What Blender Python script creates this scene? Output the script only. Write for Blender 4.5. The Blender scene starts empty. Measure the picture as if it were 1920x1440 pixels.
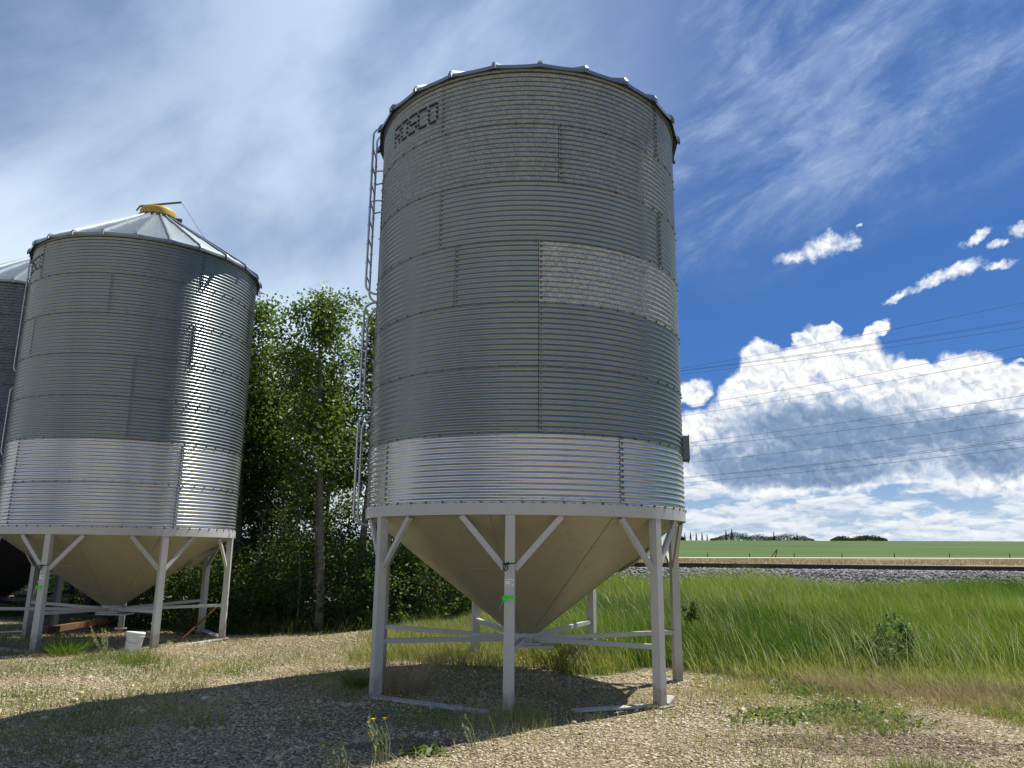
import bpy, math
import numpy as np
from mathutils import Vector, Matrix, noise as mnoise

SC = bpy.context.scene
COL = SC.collection
RAD = math.radians
PI = math.pi
rng = np.random.default_rng(11)

# ------------------------------------------------------------------ helpers
def link(o, parent=None):
    COL.objects.link(o)
    if parent is not None:
        o.parent = parent
    return o

def tag(o, label=None, cat=None, group=None, kind=None):
    if label: o['label'] = label
    if cat: o['category'] = cat
    if group: o['group'] = group
    if kind: o['kind'] = kind
    return o

def empty(name, loc, rz=0.0):
    o = bpy.data.objects.new(name, None)
    o.empty_display_size = 0.3
    o.location = loc
    o.rotation_euler = (0, 0, rz)
    return link(o)

class MB:
    """collects shapes that become ONE mesh object"""
    def __init__(s):
        s.v = []; s.f = []; s.m = []; s.s = []
    def add(s, vs, fs, mat=0, smooth=False):
        n = len(s.v)
        s.v.extend([tuple(p) for p in vs])
        for f in fs:
            s.f.append(tuple(i + n for i in f)); s.m.append(mat); s.s.append(smooth)
    def box(s, c, size, rot=None, mat=0, taper=1.0):
        hx, hy, hz = size[0] / 2, size[1] / 2, size[2] / 2
        vs = []
        for z in (-1, 1):
            t = taper if z > 0 else 1.0
            for x, y in ((-1, -1), (1, -1), (1, 1), (-1, 1)):
                vs.append(Vector((x * hx * t, y * hy * t, z * hz)))
        if rot is not None:
            vs = [rot @ p for p in vs]
        vs = [p + Vector(c) for p in vs]
        s.add(vs, [(3, 2, 1, 0), (4, 5, 6, 7), (0, 1, 5, 4), (1, 2, 6, 5), (2, 3, 7, 6), (3, 0, 4, 7)], mat)
    def beam(s, p, q, w, h, up=(0, 0, 1), mat=0):
        p = Vector(p); q = Vector(q); d = (q - p); L = d.length; d.normalize()
        x = d.cross(Vector(up)); x.normalize(); u = x.cross(d)
        M = Matrix((x, u, d)).transposed()
        s.box((p + q) / 2, (w, h, L), M, mat)
    def channel(s, p, q, w, h, t, up=(0, 0, 1), mat=0):
        """a C-channel: web and two flanges, butted"""
        p = Vector(p); q = Vector(q); d = (q - p).normalized()
        x = d.cross(Vector(up)).normalized(); u = x.cross(d)
        s.beam(p, q, w, t, up, mat)
        for sg in (-1, 1):
            o = x * (sg * (w / 2 - t / 2)) - u * (h / 2 + t / 2)
            s.beam(p + o, q + o, t, h, up, mat)
    def tube(s, pts, r, n=8, mat=0, caps=True, r2=None):
        pts = [Vector(p) for p in pts]
        m = len(pts)
        vs = []
        prev = None
        for i, p in enumerate(pts):
            d = (pts[min(i + 1, m - 1)] - pts[max(i - 1, 0)])
            if d.length < 1e-9: d = Vector((0, 0, 1))
            d.normalize()
            if prev is None:
                a = Vector((0, 0, 1)) if abs(d.z) < .9 else Vector((1, 0, 0))
                x = d.cross(a).normalized()
            else:
                x = (prev - d * prev.dot(d))
                x.normalize()
            prev = x
            y = d.cross(x)
            rr = r if r2 is None else r + (r2 - r) * i / (m - 1)
            for k in range(n):
                a = 2 * PI * k / n
                vs.append(p + (x * math.cos(a) + y * math.sin(a)) * rr)
        fs = []
        for i in range(m - 1):
            for k in range(n):
                fs.append((i * n + k, i * n + (k + 1) % n, (i + 1) * n + (k + 1) % n, (i + 1) * n + k))
        s.add(vs, fs, mat, True)
        if caps:
            b = len(s.v)
            s.add(vs[:n], [tuple(range(n - 1, -1, -1))], mat)
            s.add(vs[-n:], [tuple(range(n))], mat)
    def lathe(s, prof, n=64, mat=0, smooth=True, a0=0.0, a1=2 * PI, c=(0, 0, 0)):
        full = abs(a1 - a0 - 2 * PI) < 1e-6
        cols = n if full else n + 1
        vs = []
        for k in range(cols):
            a = a0 + (a1 - a0) * k / n
            for r, z in prof:
                vs.append((c[0] + r * math.sin(a), c[1] - r * math.cos(a), c[2] + z))
        m = len(prof); fs = []
        for k in range(n):
            k2 = (k + 1) % cols
            for i in range(m - 1):
                fs.append((k * m + i, k2 * m + i, k2 * m + i + 1, k * m + i + 1))
        s.add(vs, fs, mat, smooth)
    def build(s, name, mats, parent=None):
        me = bpy.data.meshes.new(name)
        me.from_pydata(s.v, [], s.f)
        for m in (mats if isinstance(mats, (list, tuple)) else [mats]):
            me.materials.append(m)
        me.polygons.foreach_set('material_index', s.m)
        me.polygons.foreach_set('use_smooth', s.s)
        me.update()
        return link(bpy.data.objects.new(name, me), parent)

def np_mesh(name, verts, faces, mat, smooth=False, attr=None, parent=None):
    """fast mesh from numpy arrays; faces (n,3) or (n,4); attr = per-vertex float called tone"""
    verts = np.asarray(verts, dtype=np.float32); faces = np.asarray(faces, dtype=np.int32)
    me = bpy.data.meshes.new(name)
    me.vertices.add(len(verts)); me.vertices.foreach_set('co', verts.ravel())
    k = faces.shape[1]
    me.loops.add(faces.size); me.loops.foreach_set('vertex_index', faces.ravel())
    me.polygons.add(len(faces))
    me.polygons.foreach_set('loop_start', np.arange(0, faces.size, k, dtype=np.int32))
    me.polygons.foreach_set('loop_total', np.full(len(faces), k, dtype=np.int32))
    me.polygons.foreach_set('use_smooth', np.full(len(faces), smooth, dtype=bool))
    if attr is not None:
        for nm, arr in (attr.items() if isinstance(attr, dict) else [('tone', attr)]):
            a = me.attributes.new(nm, 'FLOAT', 'POINT')
            a.data.foreach_set('value', np.asarray(arr, dtype=np.float32))
    me.materials.append(mat)
    me.update(calc_edges=True)
    return link(bpy.data.objects.new(name, me), parent)

def vnoise(x, y, seed=0, scale=1.0):
    """smooth value noise in 0..1 on numpy arrays"""
    x = np.asarray(x, float) / scale + 137.3 * seed + 1000; y = np.asarray(y, float) / scale + 71.7 * seed + 1000
    xi = np.floor(x).astype(np.int64); yi = np.floor(y).astype(np.int64)
    fx = x - xi; fy = y - yi
    fx = fx * fx * (3 - 2 * fx); fy = fy * fy * (3 - 2 * fy)
    def h(a, b):
        n = (a * 374761393 + b * 668265263 + seed * 974711) & 0x7fffffff
        n = ((n ^ (n >> 13)) * 1274126177) & 0x7fffffff
        return ((n ^ (n >> 16)) & 0xffff) / 65535.0
    return (h(xi, yi) * (1 - fx) + h(xi + 1, yi) * fx) * (1 - fy) + (h(xi, yi + 1) * (1 - fx) + h(xi + 1, yi + 1) * fx) * fy

def fbm(x, y, seed=0, scale=1.0, oct=4):
    t = 0; a = 1; s = 0
    for i in range(oct):
        t = t + a * vnoise(x, y, seed + i, scale); s += a; a *= .5; scale *= .5
    return t / s

def sstep(a, b, x):
    t = np.clip((np.asarray(x, float) - a) / (b - a), 0, 1)
    return t * t * (3 - 2 * t)

# ------------------------------------------------------------------ node helpers
class NT:
    def __init__(s, tree):
        s.t = tree; s.n = tree.nodes; s.l = tree.links
    def node(s, typ, ins=None, **props):
        n = s.n.new(typ)
        for k, v in props.items(): setattr(n, k, v)
        if ins:
            for k, v in ins.items(): s.put(n.inputs[k], v)
        return n
    def put(s, sock, v):
        if v is None: return
        if isinstance(v, bpy.types.NodeSocket): s.l.new(v, sock)
        elif isinstance(v, bpy.types.Node): s.l.new(v.outputs[0], sock)
        else: sock.default_value = v
    def math(s, op, a, b=None, c=None, clamp=False):
        n = s.n.new('ShaderNodeMath'); n.operation = op; n.use_clamp = clamp
        for i, v in enumerate((a, b, c)):
            s.put(n.inputs[i], v)
        return n.outputs[0]
    def mapr(s, v, a, b, c=0.0, d=1.0, smooth=True):
        n = s.n.new('ShaderNodeMapRange'); n.interpolation_type = 'SMOOTHSTEP' if smooth else 'LINEAR'
        s.put(n.inputs[0], v)
        for i, x in enumerate((a, b, c, d)): s.put(n.inputs[1 + i], x)
        return n.outputs[0]
    def mix(s, f, a, b, blend='MIX'):
        n = s.n.new('ShaderNodeMix'); n.data_type = 'RGBA'; n.blend_type = blend
        s.put(n.inputs[0], f); s.put(n.inputs[6], a); s.put(n.inputs[7], b)
        return n.outputs[2]
    def noise(s, vec, scale, detail=4, rough=.55, dist=0.0, dims='3D'):
        n = s.node('ShaderNodeTexNoise', {'Scale': scale, 'Detail': detail, 'Roughness': rough, 'Distortion': dist}, noise_dimensions=dims)
        s.put(n.inputs['Vector'], vec)
        return n.outputs[0]
    def ramp(s, f, stops, interp='LINEAR'):
        n = s.n.new('ShaderNodeValToRGB'); s.put(n.inputs[0], f)
        cr = n.color_ramp; cr.interpolation = interp
        while len(cr.elements) < len(stops): cr.elements.new(0.5)
        for e, (p, c) in zip(cr.elements, stops):
            e.position = p; e.color = (c[0], c[1], c[2], 1)
        return n.outputs[0]
    def bump(s, h, strength=.5, dist=.01, normal=None):
        n = s.node('ShaderNodeBump', {'Strength': strength, 'Distance': dist, 'Height': h})
        if normal is not None: s.put(n.inputs['Normal'], normal)
        return n.outputs[0]

def C4(c): return (c[0], c[1], c[2], 1.0)

def new_mat(name):
    m = bpy.data.materials.new(name); m.use_nodes = True
    t = NT(m.node_tree)
    b = [n for n in t.n if n.type == 'BSDF_PRINCIPLED'][0]
    return m, t, b

def simple(name, col, rough=.6, metal=0.0, var=.15, scale=6.0, bump=0.0, spec=.4):
    m, t, b = new_mat(name)
    tc = t.node('ShaderNodeTexCoord')
    n = t.noise(tc.outputs['Object'], scale, 5, .6)
    c = t.mix(n, C4([x * (1 - var) for x in col]), C4([min(1, x * (1 + var)) for x in col]))
    t.put(b.inputs['Base Color'], c)
    b.inputs['Roughness'].default_value = rough
    b.inputs['Metallic'].default_value = metal
    b.inputs['Specular IOR Level'].default_value = spec
    if bump:
        t.put(b.inputs['Normal'], t.bump(n, bump, .01))
    return m

# ------------------------------------------------------------------ materials
def galv(name, lo, hi, rlo, rhi, spangle=.5, scale=70.0, bscale=0.08, broad=.30):
    m, t, b = new_mat(name)
    tc = t.node('ShaderNodeTexCoord'); o = tc.outputs['Object']
    v = t.node('ShaderNodeTexVoronoi', {'Scale': scale}, feature='F1'); t.put(v.inputs['Vector'], o)
    sep = t.node('ShaderNodeSeparateColor'); t.put(sep.inputs[0], v.outputs['Color'])
    n1 = t.noise(o, 1.3, 5, .6)
    st = t.node('ShaderNodeMapping'); st.inputs['Scale'].default_value = (9, 9, .7); t.put(st.inputs['Vector'], o)
    n2 = t.noise(st.outputs[0], 1.0, 4, .6)
    n3 = t.noise(o, 45, 3, .6)
    f = t.math('ADD', t.math('MULTIPLY', sep.outputs[0], spangle), t.math('MULTIPLY', n3, 1 - spangle))
    f = t.math('ADD', t.math('MULTIPLY', f, .55), t.math('ADD', t.math('MULTIPLY', n1, .25), t.math('MULTIPLY', n2, .2)))
    c = t.ramp(f, [(0.22, lo), (0.78, hi)])
    t.put(b.inputs['Base Color'], c)
    t.put(b.inputs['Metallic'], .85)
    t.put(b.inputs['Roughness'], t.mapr(f, .25, .75, rlo, rhi))
    nb = t.bump(f, bscale, .004)
    if bscale > 0: t.put(b.inputs['Normal'], nb)
    if broad > 0:
        gl = t.node('ShaderNodeBsdfGlossy', {'Roughness': .55}); t.put(gl.inputs[0], c)
        if bscale > 0: t.put(gl.inputs['Normal'], nb)
        mx = t.node('ShaderNodeMixShader', {0: broad, 1: b.outputs[0], 2: gl.outputs[0]})
        out = [n for n in t.n if n.type == 'OUTPUT_MATERIAL'][0]
        t.l.new(mx.outputs[0], out.inputs[0])
    return m

M = {}
M['galv_spangled'] = galv('galv_spangled', (.18, .205, .215), (.37, .41, .41), .32, .46, .75, 50, .03, .38)
M['galv_weathered'] = galv('galv_weathered', (.215, .255, .262), (.325, .37, .375), .27, .32, .12, 80, 0, .34)
M['galv_bright_patch'] = galv('galv_bright_patch', (.27, .295, .29), (.56, .595, .57), .34, .48, .8, 45, .03, .38)
M['galv_shiny'] = galv('galv_shiny', (.52, .55, .565), (.67, .69, .69), .17, .24, .2, 80, 0, .2)
M['galv_mottled'] = galv('galv_mottled', (.10, .118, .138), (.23, .26, .295), .40, .52, .6, 22, .2)
M['galv_roof'] = galv('galv_roof', (.24, .275, .29), (.34, .38, .395), .42, .52, .3, 60, .05)
M['bolt'] = simple('bolt_steel', (.16, .165, .17), .4, .7, .9, 4)
M['seam'] = simple('seam_shade', (.02, .02, .02), .8)  # near-black that stands in for the shade in the sheet laps
M['stencil'] = simple('stencil_black', (.012, .013, .016), .55)
M['rail_tube'] = simple('ladder_steel', (.40, .41, .41), .4, .9, .2, 20)
M['yellow_lid'] = simple('yellow_paint', (.55, .34, .03), .5, 0, .25, 8)
M['dark_steel'] = simple('dark_steel', (.05, .055, .06), .5, .3, .3, 10)
M['hatch'] = simple('hatch_steel', (.14, .15, .16), .5, .7, .2, 8)
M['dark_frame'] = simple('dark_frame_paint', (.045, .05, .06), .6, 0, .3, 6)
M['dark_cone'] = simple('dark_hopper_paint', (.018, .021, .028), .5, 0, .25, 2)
M['rust'] = simple('rusty_steel', (.16, .075, .04), .85, 0, .5, 14, .4)
M['bucket'] = simple('bucket_plastic', (.72, .73, .76), .45, 0, .12, 9)
M['twine'] = simple('green_twine', (.005, .07, .03), .7)
M['ribbon'] = simple('neon_ribbon', (.07, .85, .03), .55, 0, .1)
M['tag'] = simple('tag_paper', (.75, .76, .80), .6, 0, .03)
M['ink'] = simple('tag_ink', (.12, .12, .16), .7)
M['timber'] = simple('old_timber', (.16, .085, .05), .9, 0, .5, 9, .5)
M['blue_steel'] = simple('blue_paint', (.02, .04, .07), .5, 0, .3, 6)
M['wire'] = simple('wire_metal', (.06, .065, .07), .5, .3)
M['post'] = simple('post_wood', (.05, .045, .04), .9, 0, .3, 5)
M['rail'] = simple('rail_steel', (.045, .035, .03), .6, .2, .3, 4)
M['twig'] = simple('dead_twig', (.14, .09, .055), .9, 0, .3, 20)
M['petal'] = simple('yellow_petal', (.75, .50, .01), .6, 0, .1)

def paint(name='grey_white_paint', dirt=1.0):
    m, t, b = new_mat(name)
    tc = t.node('ShaderNodeTexCoord'); o = tc.outputs['Object']
    n1 = t.noise(o, 1.6, 5, .6); n2 = t.noise(o, 28, 5, .7)
    st = t.node('ShaderNodeMapping'); st.inputs['Scale'].default_value = (14, 14, .8); t.put(st.inputs['Vector'], o)
    n3 = t.noise(st.outputs[0], 1.0, 4, .6)
    base = t.mix(n1, C4((.44, .44, .41)), C4((.54, .54, .505)))
    base = t.mix(t.mapr(n3, .55, .8, 0, .45), base, C4((.40, .36, .29)))
    chip = t.math('GREATER_THAN', n2, .705)
    base = t.mix(t.math('MULTIPLY', chip, .75), base, C4((.14, .08, .05)))
    sz_ = t.node('ShaderNodeSeparateXYZ'); t.put(sz_.inputs[0], o)
    n4 = t.noise(o, 7.0, 5, .7)
    mud = t.mapr(t.math('SUBTRACT', t.math('MULTIPLY', n4, .75), sz_.outputs[2]), .02, .34)
    base = t.mix(t.math('MULTIPLY', mud, .6 * dirt), base, C4((.20, .15, .095)))
    rs = t.math('MULTIPLY', t.mapr(n3, .60, .74), t.mapr(n4, .45, .65))
    base = t.mix(t.math('MULTIPLY', rs, .5), base, C4((.26, .14, .07)))
    t.put(b.inputs['Base Color'], base)
    t.put(b.inputs['Roughness'], t.mapr(n1, .3, .7, .42, .55))
    b.inputs['Specular IOR Level'].default_value = .35
    t.put(b.inputs['Normal'], t.bump(n2, .06, .004))
    return m
M['paint'] = paint()
M['plate_paint'] = paint('plate_paint', .12)

def cone_paint():
    m, t, b = new_mat('cone_paint')
    tc = t.node('ShaderNodeTexCoord'); o = tc.outputs['Object']
    n1 = t.noise(o, .9, 4, .55); n2 = t.noise(o, 24, 4, .7)
    base = t.mix(n1, C4((.31, .295, .20)), C4((.375, .355, .245)))
    base = t.mix(t.math('MULTIPLY', t.math('GREATER_THAN', n2, .76), .5), base, C4((.2, .13, .08)))
    st = t.node('ShaderNodeMapping'); st.inputs['Scale'].default_value = (7, 7, .5); t.put(st.inputs['Vector'], o)
    n3 = t.noise(st.outputs[0], 1.0, 5, .65)
    base = t.mix(t.mapr(n3, .52, .75, 0, .45), base, C4((.25, .20, .13)))
    t.put(b.inputs['Base Color'], base)
    t.put(b.inputs['Roughness'], t.mapr(n3, .3, .7, .28, .42))
    b.inputs['Specular IOR Level'].default_value = .5
    t.put(b.inputs['Normal'], t.bump(t.noise(o, 2.2, 2, .5), .12, .05))
    return m
M['cone'] = cone_paint()

def leafy(name, c1, c2, c3, trans=.45, rough=.5, tcol=None, spec=.38):
    """thin leaf or blade: tone attribute picks the colour, light passes through"""
    m, t, b = new_mat(name)
    at = t.node('ShaderNodeAttribute', attribute_name='tone')
    c = t.ramp(at.outputs['Fac'], [(0, c1), (.5, c2), (1, c3)])
    t.put(b.inputs['Base Color'], c)
    b.inputs['Roughness'].default_value = rough
    b.inputs['Specular IOR Level'].default_value = spec
    tr = t.node('ShaderNodeBsdfTranslucent')
    tint = t.mix(1.0, c, C4(tcol or (1.5, 1.5, .6)), 'MULTIPLY')
    t.put(tr.inputs[0], tint)
    mx = t.node('ShaderNodeMixShader', {0: trans, 1: b.outputs[0], 2: tr.outputs[0]})
    out = [n for n in t.n if n.type == 'OUTPUT_MATERIAL'][0]
    t.l.new(mx.outputs[0], out.inputs[0])
    return m
M['aspen_leaf'] = leafy('aspen_leaf', (.060, .105, .024), (.105, .165, .035), (.17, .225, .06), .46, .42, (1.25, 1.3, .55))
M['shrub_leaf'] = leafy('shrub_leaf', (.036, .075, .022), (.075, .13, .034), (.14, .21, .055), .46, .55)
M['grass_tall'] = leafy('tall_grass', (.045, .105, .014), (.11, .20, .022), (.40, .38, .20), .42, .32)
M['pale_stalk'] = leafy('pale_stalk', (.20, .24, .08), (.42, .42, .22), (.62, .58, .42), .35, .45, (1.1, 1.1, .8))
M['grass_short'] = leafy('short_grass', (.07, .15, .025), (.18, .23, .06), (.42, .36, .19), .35, .5)
M['grass_dry'] = leafy('dry_grass', (.22, .17, .09), (.36, .29, .17), (.48, .42, .28), .3, .6, (1.1, 1.0, .8))
M['conifer'] = leafy('conifer', (.010, .022, .010), (.018, .035, .014), (.03, .05, .02), .1, .8, None, .05)
M['grove'] = leafy('grove', (.018, .038, .014), (.035, .065, .022), (.06, .095, .035), .2, .8, None, .05)

def bark():
    m, t, b = new_mat('aspen_bark')
    tc = t.node('ShaderNodeTexCoord'); o = tc.outputs['Object']
    st = t.node('ShaderNodeMapping'); st.inputs['Scale'].default_value = (3, 3, 9); t.put(st.inputs['Vector'], o)
    n = t.noise(st.outputs[0], 2.0, 5, .65)
    c = t.ramp(n, [(.3, (.03, .028, .022)), (.45, (.12, .12, .085)), (.75, (.24, .24, .185))])
    t.put(b.inputs['Base Color'], c); b.inputs['Roughness'].default_value = .85
    t.put(b.inputs['Normal'], t.bump(n, .4, .01))
    return m
M['bark'] = bark()

def stone_mat(name, stops, rough=.75):
    m, t, b = new_mat(name)
    at = t.node('ShaderNodeAttribute', attribute_name='tone')
    tc = t.node('ShaderNodeTexCoord')
    n = t.noise(tc.outputs['Object'], 60, 3, .6)
    c = t.ramp(at.outputs['Fac'], stops)
    c = t.mix(t.mapr(n, .3, .7, .0, .3), c, C4((.12, .10, .08)))
    t.put(b.inputs['Base Color'], c); b.inputs['Roughness'].default_value = rough
    return m
M['pebble'] = stone_mat('pebble', [(0, (.13, .09, .055)), (.25, (.32, .25, .135)), (.55, (.53, .445, .26)), (.8, (.65, .58, .375)), (1, (.75, .72, .58))])
M['ballast'] = stone_mat('ballast_rock', [(0, (.05, .05, .05)), (.5, (.20, .20, .20)), (.85, (.36, .36, .35)), (1, (.55, .54, .52))])

def ground_mat():
    m, t, b = new_mat('ground_gravel_soil')
    g = t.node('ShaderNodeNewGeometry'); p = g.outputs['Position']
    at = t.node('ShaderNodeAttribute', attribute_name='wild')
    v = t.node('ShaderNodeTexVoronoi', {'Scale': 34.0, 'Randomness': 1.0}, feature='F1'); t.put(v.inputs['Vector'], p)
    sp = t.node('ShaderNodeSeparateColor'); t.put(sp.inputs[0], v.outputs['Color'])
    stone = t.ramp(sp.outputs[0], [(0, (.12, .09, .055)), (.3, (.29, .23, .13)), (.65, (.48, .40, .24)), (.9, (.58, .52, .35)), (1, (.68, .65, .53))])
    edge = t.mapr(v.outputs['Distance'], .35, .75, 0, 1)
    stone = t.mix(edge, stone, C4((.10, .075, .05)))
    n1 = t.noise(p, .8, 6, .62); n2 = t.noise(p, 5.0, 6, .65); n3 = t.noise(p, 90, 4, .7)
    soil = t.mix(n2, C4((.11, .075, .045)), C4((.27, .205, .13)))
    dirt = t.mapr(t.math('ADD', t.math('MULTIPLY', n1, .55), t.math('MULTIPLY', n2, .45)), .46, .66, 0, .8)
    grav = t.mix(dirt, stone, soil)
    green = t.mix(n2, C4((.035, .065, .016)), C4((.11, .12, .045)))
    green = t.mix(t.mapr(n3, .4, .7, 0, .5), green, C4((.16, .13, .07)))
    w = t.mapr(t.math('ADD', at.outputs['Fac'], t.math('MULTIPLY', t.math('SUBTRACT', n2, .5), .7)), .3, .7)
    col = t.mix(w, grav, green)
    t.put(b.inputs['Base Color'], col); b.inputs['Roughness'].default_value = .9
    b.inputs['Specular IOR Level'].default_value = .2
    h = t.math('ADD', t.math('MULTIPLY', t.math('SUBTRACT', .6, v.outputs['Distance']), 1.0), t.math('MULTIPLY', n2, .6))
    t.put(b.inputs['Normal'], t.bump(h, .7, .02))
    return m
M['ground'] = ground_mat()

def field_mat():
    m, t, b = new_mat('crop_field')
    g = t.node('ShaderNodeNewGeometry'); p = g.outputs['Position']
    st = t.node('ShaderNodeMapping'); st.inputs['Scale'].default_value = (.01, .035, .0); t.put(st.inputs['Vector'], p)
    n = t.noise(st.outputs[0], 1.0, 6, .6)
    st2 = t.node('ShaderNodeMapping'); st2.inputs['Scale'].default_value = (.05, .9, .0); t.put(st2.inputs['Vector'], p)
    n2 = t.noise(st2.outputs[0], 1.0, 3, .6)
    c = t.ramp(t.math('ADD', t.math('MULTIPLY', n, .6), t.math('MULTIPLY', n2, .4)), [(.36, (.045, .085, .02)), (.62, (.105, .155, .048))])
    t.put(b.inputs['Base Color'], c); b.inputs['Roughness'].default_value = .95
    b.inputs['Specular IOR Level'].default_value = .1
    return m
M['field'] = field_mat()
def verge_mat():
    m, t, b = new_mat('dry_verge')
    g = t.node('ShaderNodeNewGeometry'); p = g.outputs['Position']
    n = t.noise(p, 1.4, 6, .7); n2 = t.noise(p, .12, 4, .6)
    c = t.mix(n, C4((.19, .145, .085)), C4((.36, .29, .18)))
    c = t.mix(t.mapr(n2, .4, .65, 0, .55), c, C4((.14, .15, .06)))
    t.put(b.inputs['Base Color'], c); b.inputs['Roughness'].default_value = .95
    t.put(b.inputs['Normal'], t.bump(n, .8, .1))
    return m
M['verge'] = verge_mat()
M['road'] = simple('pale_gravel_road', (.62, .57, .46), .9, 0, .12, .6)
M['ballast_bed'] = simple('ballast_bed', (.15, .15, .15), .9, 0, .6, 9, .8)

# ------------------------------------------------------------------ terrain
def terrain(x, y):
    x = np.asarray(x, float); y = np.asarray(y, float)
    prof = np.interp(y, [-2000, 11.2, 13, 22, 24, 30, 45, 57, 58.5, 63, 66, 72, 120, 400, 1000, 1300, 3000],
                        [0, 0, .02, .36, .5, .62, 1.05, 1.40, 1.43, 1.43, 1.30, .95, .62, 4.6, 16.2, 15.0, -10.0])
    tilt = .008 * np.clip(x - 11, -220, 700) * sstep(40, 60, y)
    # the wood side (left) stays flat
    left = sstep(1.0, -6.0, x) * sstep(60, 30, y)
    prof = prof * (1 - left)
    lump = (fbm(x, y, 3, 1.6, 4) - .5) * .10 + (fbm(x, y, 9, 5.0, 3) - .5) * .10
    near = sstep(40, 24, y) * sstep(-2, 3, y)
    # a slightly lower, trampled patch towards the far bins
    lowl = -.06 * sstep(-3, -7, x) * near - .16 * sstep(15.5, 19.3, y) * sstep(0, -3, x) * sstep(60, 30, y)
    bins = 1.0
    for cx, cy in ((.212, 11.42), (-8.27, 16.66), (-12.6, 19.4)):
        d = np.hypot(x - cx, y - cy)
        bins = np.minimum(bins, .25 + .75 * sstep(1.6, 3.2, d))
    return prof + tilt + lump * near * bins + lowl

def wildness(x, y):
    """0 gravel .. 1 grown over"""
    n = fbm(x, y, 21, 1.4, 4) - .5
    edge = 11.9 + .5 * np.sin(x * .7) + np.clip(4.2 - x, -9, 6) * .13
    edge = edge + 9 * sstep(.9, -.6, x + (y - 13) * .08)
    w = sstep(-.9, .5, y - edge + n * 2.2)
    wood = sstep(-.6, .6, (y - (19.2 + .62 * np.clip(-6.5 - x, 0, 40)) + n * 1.5)) * sstep(.5, -1.2, x)
    mid = sstep(-.6, .6, y - 14.6 + n) * sstep(-3.2, -1.6, x) * sstep(2, 0, x)
    return np.clip(np.maximum(np.maximum(w, wood), mid), 0, 1)

def axis(fine0, fine1, step, far0, far1):
    a = list(np.arange(fine0, fine1 + 1e-6, step))
    s = step; p = fine1
    while p < far1:
        s *= 1.22; p += s; a.append(min(p, far1))
    s = step; p = fine0
    while p > far0:
        s *= 1.22; p -= s; a.insert(0, max(p, far0))
    return np.array(a)

def sheet(name, xs, ys, mat, dz=0.0, attr=None, kind='structure'):
    X, Y = np.meshgrid(xs, ys)
    Z = terrain(X, Y) + dz
    nx = len(xs); ny = len(ys)
    i = np.arange(nx * ny).reshape(ny, nx)
    F = np.stack([i[:-1, :-1].ravel(), i[:-1, 1:].ravel(), i[1:, 1:].ravel(), i[1:, :-1].ravel()], 1)
    V = np.stack([X.ravel(), Y.ravel(), Z.ravel()], 1)
    o = np_mesh(name, V, F, mat, True, None if attr is None else {'wild': attr(X, Y).ravel()})
    o['kind'] = kind
    return o
xs = axis(-15, 13, .17, -2500, 2500)
ys = axis(3, 27, .17, -400, 2500)
sheet('ground', xs, ys, M['ground'], 0, wildness)
fx = axis(-40, 120, 4, -2000, 2200); fy = np.concatenate([np.linspace(66, 130, 30), np.linspace(140, 2400, 120)])
sheet('crop_field', fx, fy, M['field'], .03)
sheet('verge', axis(-30, 70, 1.0, -300, 400), np.linspace(29.5, 57.6, 50), M['verge'], .02)
sheet('road', axis(-40, 120, 4, -1500, 1800), np.linspace(58.0, 63.5, 8), M['road'], .05)

# ------------------------------------------------------------------ scatter tools
def ico():
    t = (1 + 5 ** .5) / 2
    v = np.array([(-1, t, 0), (1, t, 0), (-1, -t, 0), (1, -t, 0), (0, -1, t), (0, 1, t), (0, -1, -t), (0, 1, -t), (t, 0, -1), (t, 0, 1), (-t, 0, -1), (-t, 0, 1)], float)
    v /= np.linalg.norm(v[0])
    f = np.array([(0, 11, 5), (0, 5, 1), (0, 1, 7), (0, 7, 10), (0, 10, 11), (1, 5, 9), (5, 11, 4), (11, 10, 2), (10, 7, 6), (7, 1, 8), (3, 9, 4), (3, 4, 2), (3, 2, 6), (3, 6, 8), (3, 8, 9), (4, 9, 5), (2, 4, 11), (6, 2, 10), (8, 6, 7), (9, 8, 1)], int)
    return v, f

def stones(name, pts, size, mat, flat=.62, smooth=True, rough=.18, tone=None):
    v, f = ico()
    n = len(pts)
    R = rng.uniform(0, 2 * PI, n)
    sx = size * rng.uniform(.8, 1.35, n); sy = size * rng.uniform(.7, 1.1, n); sz = size * flat * rng.uniform(.7, 1.2, n)
    V = v[None] * (1 + rng.uniform(-rough, rough, (n, 12, 1)))
    V = V * np.stack([sx, sy, sz], 1)[:, None, :]
    tilt = rng.normal(0, .35, n)
    c, s_ = np.cos(tilt)[:, None], np.sin(tilt)[:, None]
    y = V[..., 1] * c - V[..., 2] * s_; z = V[..., 1] * s_ + V[..., 2] * c
    V = np.stack([V[..., 0], y, z], -1)
    c, s_ = np.cos(R)[:, None], np.sin(R)[:, None]
    x = V[..., 0] * c - V[..., 1] * s_; y = V[..., 0] * s_ + V[..., 1] * c
    V = np.stack([x, y, V[..., 2]], -1) + pts[:, None, :]
    F = (f[None] + (np.arange(n) * 12)[:, None, None]).reshape(-1, 3)
    if tone is None: tone = rng.beta(2.2, 2.0, n)
    return np_mesh(name, V.reshape(-1, 3), F, mat, smooth, np.repeat(tone, 12))

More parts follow.
